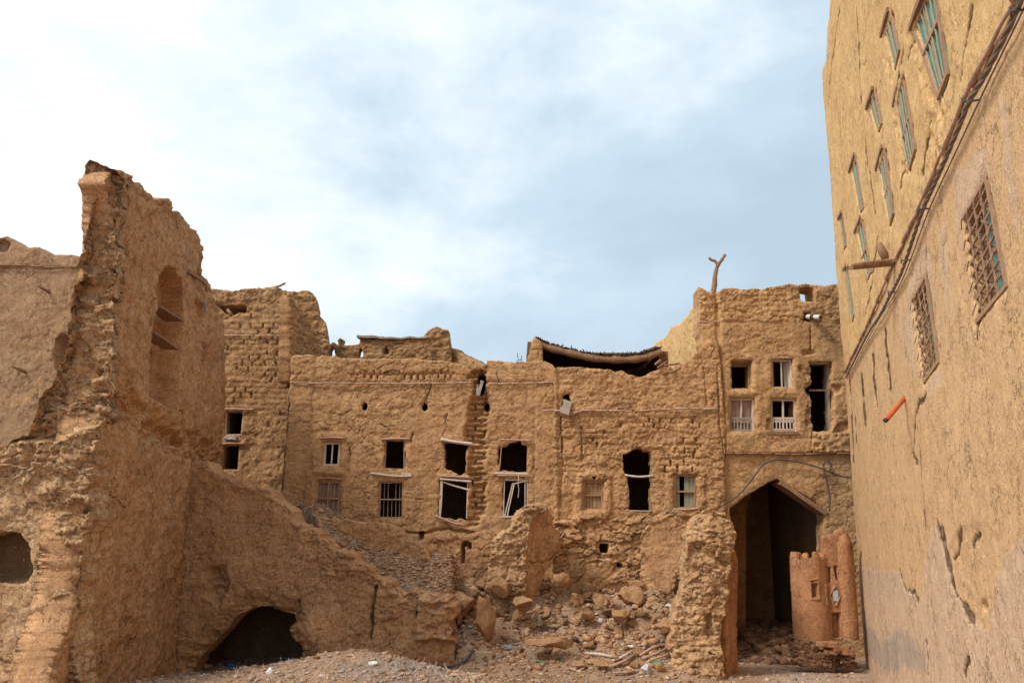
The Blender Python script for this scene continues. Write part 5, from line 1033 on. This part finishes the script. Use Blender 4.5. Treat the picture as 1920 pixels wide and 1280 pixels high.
# ================================================================== stub walls and pillar
def stub(name, label, cat, pl, ol, mat, disp, seed, step=.03, thick=.9, rough=.07, holes=(), rag=.08, loc=None, nring=6, roughsc=.4, zmin=.2, parent=None):
    o = relief_wall(name, mat, parent, pl, ol, holes=holes, step=step, disp=disp, rag=rag, thick=thick, rough=rough, seed=seed, back=True, nring=nring, roughsc=roughsc, zmin=zmin)
    if parent is None: tag(o, label, cat)
    return o
t = thing('ruined_pillar', 'thick crumbling mud pier standing left of the archway, rough layered front', 'pillar', P(1325, 1245, 21.8))
plJ = pl2(1245, 21.7, 1395, 21.5)
def dJ(u, z, s):
    d = rubble_relief(u, z, 181, .12)
    d = d - .05 * (1 - ss(.0, .05, np.abs(((z + .12 * fbm(u, z, .6, 2, 183)) / .5) % 1 - .5) * .5)) * ss(0, .3, fbm(u, z, .6, 2, 189)) + .25 * ss(.9, 0, z - .3) * (1 + fbm(u, z, .5, 2, 184)) + .10 * ss(0, .5, s)
    for q, dp in (([(1320, 1150), (1332, 1148), (1338, 1170), (1326, 1180)], .2), ([(1293, 1028), (1315, 1028), (1315, 1042), (1293, 1042)], .08), ([(1298, 1085), (1318, 1092), (1300, 1100)], .06)): d = d - dp * polymask(plJ, q, u, z, .05, .06)
    return d
stub('pillar', '', '', plJ, [(1292, 985), (1305, 968), (1325, 960), (1342, 960), (1360, 964), (1372, 978), (1378, 1000), (1374, 1030), (1366, 1080), (1362, 1130), (1352, 1160), (1352, 1200), (1350, 1240), (1360, 1300), (1252, 1300), (1258, 1220), (1262, 1150), (1276, 1100), (1283, 1050), (1288, 1010)], M_end, dJ, 185, .024, 1.1, .08, parent=t, rag=.09, zmin=-.2)
plJ2 = pl2(1352, 21.9, 1391, 22.9)
stub('plaster_side', '', '', plJ2, [(1362, 1020), (1366, 1024), (1372, 1030), (1380, 1031), (1385, 1060), (1386, 1110), (1384, 1200), (1388, 1300), (1362, 1300)], M_castle, lambda u, z, s: mud_relief(u, z, 187, .05, .03, .01, .03) - .05 * crackmask(plJ2, [(1374, 1030), (1372, 1110), (1370, 1240)], u, z, .04), 188, .026, .7, .03, parent=t, zmin=-.2)
# buttress with smooth right face
t = thing('ruined_buttress', 'broken buttress with smooth cracked face and crumbling left end, left of the field stones', 'wall', P(985, 1090, 24.0))
plH = pl2(985, 24.1, 1055, 25.5); plH2 = pl2(905, 23.95, 1005, 23.95)
stub('smooth_face', '', '', plH, [(984, 975), (992, 960), (1008, 950), (1025, 950), (1038, 966), (1041, 985), (1052, 1000), (1053, 1035), (1040, 1045), (1022, 1070), (1018, 1085), (1010, 1150), (982, 1150)], M_ruin, lambda u, z, s: mud_relief(u, z, 191, .05, .02, .01, .03) - .09 * crackmask(plH, [(996, 962), (1000, 1000), (997, 1032)], u, z, .04) - .08 * crackmask(plH, [(985, 1050), (1000, 1054), (1028, 1050), (1050, 1035)], u, z, .05) - .07 * crackmask(plH, [(1024, 1053), (1016, 1080)], u, z, .05), 192, .026, .5, .04, parent=t, zmin=1)
stub('broken_end', '', '', plH2, [(912, 1090), (916, 1050), (918, 1018), (928, 1005), (940, 992), (956, 985), (966, 968), (976, 955), (990, 945), (1012, 943), (1024, 948), (1030, 958), (1000, 975), (992, 1000), (985, 1060), (984, 1150), (905, 1150)], M_end, lambda u, z, s: rubble_relief(u, z, 193, .13), 194, .026, .9, .08, parent=t, zmin=1)
plI = pl2(1190, 24.5, 1300, 24.2)
stub('broken_wall_block', 'block of broken plastered wall under the window with grey green shutters, left of the pier', 'wall', plI, [(1201, 1000), (1205, 992), (1222, 976), (1245, 966), (1262, 964), (1278, 972), (1290, 990), (1292, 1040), (1286, 1060), (1270, 1072), (1262, 1140), (1200, 1140), (1201, 1060)], M_ruin,
     lambda u, z, s: mud_relief(u, z, 201, .05, .015, .008, .03) + ss(.16, 0, s) * rubble_relief(u, z, 203, .12), 202, .028, .55, .035, zmin=1, rag=.06)
plM = pl2(780, 25.0, 935, 24.8)
stub('low_wall', 'low broken wall with a keyhole shaped slot below the collapse scar of the long house', 'wall', plM, [(782, 1025), (800, 1010), (822, 1003), (850, 1000), (880, 998), (902, 1000), (920, 998), (930, 1010), (930, 1130), (782, 1130)], M_ruin,
     lambda u, z, s: mud_relief(u, z, 211, .05, .03, .016, .045) - .45 * np.maximum(polymask(plM, [(864, 1055), (864, 1022), (868, 1014), (876, 1013), (882, 1020), (882, 1030), (877, 1030), (874, 1022), (870, 1026), (870, 1055)], u, z, .015, .01), 0), 212, .026, .6, .05, zmin=1)
plN = pl2(590, 24.6, 812, 24.4)
stub('low_wall', 'low reddish wall end sloping down to the right beneath the shuttered and barred windows', 'wall', plN, [(590, 968), (620, 972), (680, 980), (725, 984), (745, 992), (765, 1008), (785, 1022), (800, 1032), (807, 1050), (800, 1080), (800, 1150), (590, 1150)], M_ruin,
     lambda u, z, s: mud_relief(u, z, 221, .07, .04, .018, .04) + .6 * ss(.3, 0, s) * rubble_relief(u, z, 222, .14), 223, .03, .7, .06, zmin=1)
# big lumps in the rubble
BL = [(862, 1108, 23.3, .62, .5, .42, 'rounded lump of fallen mud wall at the right end of the collapsed wall'), (905, 1140, 22.4, .42, .4, .62, 'upright slab of fallen mud wall between the bowl of rubble and the collapsed wall'), (1180, 1105, 24.0, .55, .4, .46, 'tilted brown block below the broken wall block'),
      (1225, 1120, 23.8, .42, .4, .4, 'square lump of masonry leaning beside the pier'), (1100, 1135, 23.2, .36, .3, .26, 'angular clod in the middle of the rubble bowl'), (1055, 1075, 24.3, .52, .25, .30, 'big flat stone at the foot of the field stone wall'), (1085, 1110, 23.9, .34, .3, .24, 'clod just below the field stone wall foot'),
      (1160, 1140, 23.1, .34, .3, .26, 'brown clod right of centre in the rubble'), (940, 1085, 23.8, .5, .4, .35, 'lump of mud at the foot of the buttress'), (1245, 1160, 22.6, .35, .3, .26, 'clod lying against the foot of the pier'), (1020, 1190, 21.8, .75, .35, .16, 'long low ridge-like clod in the lower rubble'), (835, 1165, 22.2, .4, .35, .5, 'block leaning at the right end of the collapsed wall'),
      (1130, 1108, 23.8, .3, .26, .22, 'small block between two larger clods under the small black opening'), (985, 1115, 23.4, .42, .36, .26, 'broad clod below the buttress'), (1190, 1080, 24.5, .5, .3, .22, 'flat lump at the base of the broken wall block')]
for i, (px, py, Y, a, b, c, lab) in enumerate(BL):
    p = P(px, py, Y); v = rock_v(4, (a * .95, b * .95, c * .95), 900 + i, 14, .0); v = v + vecrough(v, .09, 900 + i, .45) + vecrough(v, .045, 950 + i, .12) + p - np.array([0, 0, .2])
    o = mkmesh('earth_boulder', v, IC[4][1], M_clod, None, True, loc=p - np.array([0, 0, c])); tag(o, lab, 'boulder', 'fallen lumps of mud wall in the rubble')
# countable clods
cv = []
for i in range(8):
    v = rock_v(3, (1, .85, .7), 1000 + i, 13, .12); me_o = mkmesh('earth_clod', v, IC[3][1], M_clod if i % 4 else M_stone, None, False, loc=(0, 0, 0)); cv.append(me_o)
spots = []
r_ = np.random.default_rng(5)
while len(spots) < 298:
    sl_ = r_.random() < .17
    px = r_.uniform(850, 1290) if r_.random() < .88 else r_.uniform(260, 900); py = r_.uniform(1085, 1235) if px > 850 else r_.uniform(1205, 1275)
    if px > 1240 and py > 1200: continue
    p = on_ground(px, py)
    if sl_:
        px = r_.uniform(560, 860); y_ = np.interp(px, [340, 860], [22.75, 22.0]) + .4 + 2 * r_.random(); x_ = (px - 960) / F * cp * y_; p = np.array([x_, y_, float(ground_z(x_, y_))])
    if p[1] > 26: continue
    spots.append((p, (.07 + .26 * r_.random() ** 2) * (1 if px > 850 else .5) * (1.15 if py < 1180 else .7)))
used_ = set()
for i, (p, s_) in enumerate(spots):
    k = i % 8
    if k in used_: o = cv[k].copy(); C.objects.link(o)
    else: o = cv[k]; used_.add(k)
    o.location = (p[0], p[1], p[2] + s_ * .12); o.scale = (s_, s_ * r_.uniform(.8, 1.2), s_ * r_.uniform(.7, 1.1)); o.rotation_euler = (r_.uniform(-.4, .4), r_.uniform(-.4, .4), r_.uniform(0, 6.28))
    tag(o, 'dry brown earth clod lying loose among the rubble of the yard', 'clod', 'loose earth clods in the rubble')
# gravel and grit
def scatter(name, n, sampler, smin, smax, mat, seed, flat=.7):
    r_ = np.random.default_rng(seed); P_ = sampler(n, r_); n = len(P_); tv = IC[1][0]; tf = np.array(IC[1][1]); tv = np.random.default_rng(1).normal(size=(12, 3)) * .18 + tv if len(tv) == 12 else tv
    s_ = smin * (smax / smin) ** (r_.random(n) ** 2.2); S_ = s_[:, None] * np.stack([r_.uniform(.7, 1.3, n), r_.uniform(.7, 1.3, n), r_.uniform(.4, 1, n) * flat], 1); a = r_.uniform(0, 6.28, n); ca, sa = np.cos(a), np.sin(a)
    v = tv[None] * S_[:, None, :]; v = np.stack([v[..., 0] * ca[:, None] - v[..., 1] * sa[:, None], v[..., 0] * sa[:, None] + v[..., 1] * ca[:, None], v[..., 2]], -1) + P_[:, None, :]
    f = (tf[None] + (np.arange(n) * len(tv))[:, None, None]).reshape(-1, 3)
    V = v.reshape(-1, 3); me = bpy.data.meshes.new(name); me.vertices.add(len(V)); me.vertices.foreach_set('co', V.astype(np.float32).ravel()); me.loops.add(f.size); me.loops.foreach_set('vertex_index', f.astype(np.int32).ravel())
    me.polygons.add(len(f)); me.polygons.foreach_set('loop_start', (np.arange(len(f)) * 3).astype(np.int32)); me.polygons.foreach_set('loop_total', np.full(len(f), 3, np.int32)); me.update(calc_edges=True); me.materials.append(mat)
    o = bpy.data.objects.new(name, me); C.objects.link(o); return o
def samp_yard(n, r_):
    x = r_.uniform(-10.5, 10.5, n); y = r_.uniform(15, 26, n); px = pxof(x, y); k = (px < 1600) & (px > 200); d_ = np.where(px > 1380, .25, 1.0) * np.where(y > 20, 1, .8); k &= r_.random(n) < d_
    k &= ~((px > 1370) & (y > 24.9)) ; x, y = x[k], y[k]; return np.stack([x, y, ground_z(x, y) + .004], 1)
tag(scatter('gravel', 30000, samp_yard, .012, .075, M_gravel, 6), 'loose gravel and small stones strewn over the dirt yard and rubble', 'gravel', kind='stuff')
def samp_rub(n, r_):
    px = r_.uniform(845, 1290, n); y = 20.8 + 5 * r_.random(n) ** .8; k = (r_.random(n) < ss(20.6, 22.6, y) * .9 + .1); x = (px - 960) / F * cp * y; x, y = x[k], y[k]; return np.stack([x, y, ground_z(x, y) - .005], 1)
tag(scatter('rubble', 2300, samp_rub, .03, .13, M_rub, 16, .85), 'broken mud brick chunks covering the slope of the rubble bowl', 'rubble', kind='stuff')
def samp_slope(n, r_):
    px = r_.uniform(370, 862, n); cy = np.interp(px, [340, 860], [22.75, 22.0]); y = cy + r_.uniform(.0, 3.2, n); x = (px - 960) / F * cp * y; z = ground_z(x, y); k = z > 1.2; return np.stack([x, y, z + .01], 1)[k]
tag(scatter('rubble_scree', 6500, samp_slope, .014, .09, M_rub, 7), 'scree of broken pieces running down behind the collapsed wall', 'scree', kind='stuff')
def samp_gate(n, r_):
    x = r_.uniform(6.2, 9.2, n); y = r_.uniform(24.6, 31, n); return np.stack([x, y, ground_z(x, y) + .02], 1)
tag(scatter('passage_rubble', 900, samp_gate, .04, .26, M_stone, 8, .8), 'grey stones heaped on the floor inside the dark archway', 'rubble', kind='stuff')
# ================================================================== litter and small things
rock('white_rock', 1213, 1262, (.20, .16, .17), M_greyst, 'large pale grey stone with rubbish around it at the front of the yard', 'stone', 71, sub_=3)
rock('grey_rock', 1127, 1170, (.09, .07, .13), M_greyst, 'single dark grey stone standing in the middle of the rubble slope', 'stone', 72)
rock('white_rock', 388, 1256, (.17, .14, .12), M_block, 'pale rounded stone beside the cave-like arch opening', 'stone', 73, rough=.05, smooth=True)
rock('brown_rock', 1353, 1258, (.20, .16, .14), M_clod, 'loose brown block in front of the crumbling pier', 'stone', 74)
rock('brown_rock', 1130 - 42, 1252, (.22, .16, .12), M_clod, 'reddish stone left of the row of stones near the large pale stone', 'stone', 75)
rock('brown_rock', 1130, 1254, (.25, .18, .14), M_clod, 'rounded brown stone in the middle of the front row', 'stone', 76)
rock('brown_rock', 1190, 1252, (.25, .18, .12), M_clod, 'flat brown stone just left of the large pale stone', 'stone', 77)
rock('brown_rock', 1240, 1257, (.20, .15, .11), M_clod, 'brown stone just right of the large pale stone', 'stone', 78)
rock('grey_rock', 1300 - 45, 1140, (.2, .15, .1), M_greyst, 'flat grey stone lying against the left edge of the pier', 'stone', 79)
def ong(px, py, h=.0): return on_ground(px, py) + np.array([0, 0, h])
mb = MB(); a = ong(907, 1240, .11); mb.box(a[0] - .2, a[0] + .2, a[1], a[1] + .18, a[2] - .13, a[2] + .11); ob = mb.build('concrete_block', M_block); tag(ob, 'small tan building block lying on the dirt beside the black hose', 'block')
bv_ = ob.modifiers.new('bevel', 'BEVEL'); bv_.width = .015; bv_.segments = 2
mb = MB(); mb.tube(curve_pts([ong(833, 1250, .03), ong(848, 1252, .03), ong(866, 1246, .05), ong(878, 1240, .10), ong(888, 1240, .28)], 6), .035, 8); tag(mb.build('rubber_hose', M_cable, None, True), 'short curved piece of black hose poking up from the dirt', 'hose')
def crumple(name, px, py, size, mat, label, cat, seed, h=.03):
    p = ong(px, py, h); v = IC[3][0] * np.array(size); v = v * (1 + .55 * fbm(v[:, 0] * 9, v[:, 1] * 9, .6, 3, seed, v[:, 2] * 9))[:, None] + p
    o = mkmesh(name, v, IC[3][1], mat, None, False, loc=p - np.array([0, 0, size[2]])); tag(o, label, cat)
crumple('plastic_bag', 430, 1249, (.16, .10, .06), M_bluep, 'crumpled blue plastic bag at the mouth of the cave-like arch', 'bag', 1)
crumple('plastic_crate_piece', 631, 1220, (.11, .07, .06), M_greenp, 'broken piece of green plastic on top of the ash mound', 'plastic', 2)
crumple('plastic_bottle', 1233, 1246, (.15, .06, .05), M_greenp, 'squashed green bottle beside the large pale stone', 'bottle', 3)
crumple('paper_scrap', 505, 1263, (.06, .05, .08), M_white, 'small white scrap standing on the mound at the front left', 'litter', 4)
crumple('paper_scrap', 700, 1246, (.09, .06, .05), M_white, 'white crumpled scrap on the ash patch', 'litter', 5)
crumple('plastic_scrap', 590, 1222, (.12, .07, .03), M_white, 'flat white scrap left of the green plastic piece', 'litter', 6)
crumple('plastic_scrap', 1183, 1214, (.08, .05, .04), M_white, 'white scrap in the rubble above the row of stones', 'litter', 7)
crumple('plastic_scrap', 1233, 1205, (.04, .03, .03), M_bluep, 'tiny blue scrap near the foot of the pier', 'litter', 8)
crumple('plastic_scrap', 1209, 1216, (.05, .03, .03), M_bluep, 'tiny blue scrap beside the white scrap in the rubble', 'litter', 9)
crumple('cement_lump', 952, 1215, (.16, .09, .06), M_greyst, 'small grey lump to the right of the tan block', 'stone', 10)
crumple('cement_lump', 1038, 1175, (.16, .09, .05), M_block, 'pale flat tile fragment in the lower left of the rubble bowl', 'stone', 12)
for i, (a, b, r__) in enumerate((((1098, 1228), (1148, 1236), .03), ((1148, 1252), (1190, 1232), .035), ((1205, 1238), (1250, 1222), .035), ((1190, 1262), (1150, 1266), .03), ((1200, 1232), (1240, 1215), .03), ((1068, 1256), (1095, 1258), .025), ((1156, 1240), (1184, 1226), .025), ((1215, 1243), (1256, 1232), .03))):
    A, B = ong(*a, .05), ong(*b, .07); mb = MB(); mb.tube([A, (A + B) / 2 + rng.normal(size=3) * .02, B], r__, 7, .12); o = mb.build('fallen_stick', M_pale if i in (0, 6) else M_stick, None, True)
    tag(o, 'weathered stick lying in the small pile of sticks near the large pale stone', 'stick', 'fallen sticks near the large pale stone')
mb = MB(); mb.tube(curve_pts([ong(q, 1240 + 3 * math.sin(q), .03) for q in (1008, 1020, 1035, 1048, 1057)], 4), .014, 5); tag(mb.build('green_cord', M_greenp, None, True), 'thin green cord lying on the dirt at the front of the rubble', 'cord')
# dry straw on the mound
mb = MB()
for i in range(260):
    px = r_.uniform(400, 900); p = ong(px, r_.uniform(1232, 1278), 0); mb.tube([p, p + np.array([r_.normal() * .06, r_.normal() * .06, r_.uniform(.03, .15)])], .004, 3)
tag(mb.build('dry_straw', M_pale), 'dry straw stalks scattered over the front mound', 'straw', kind='stuff')
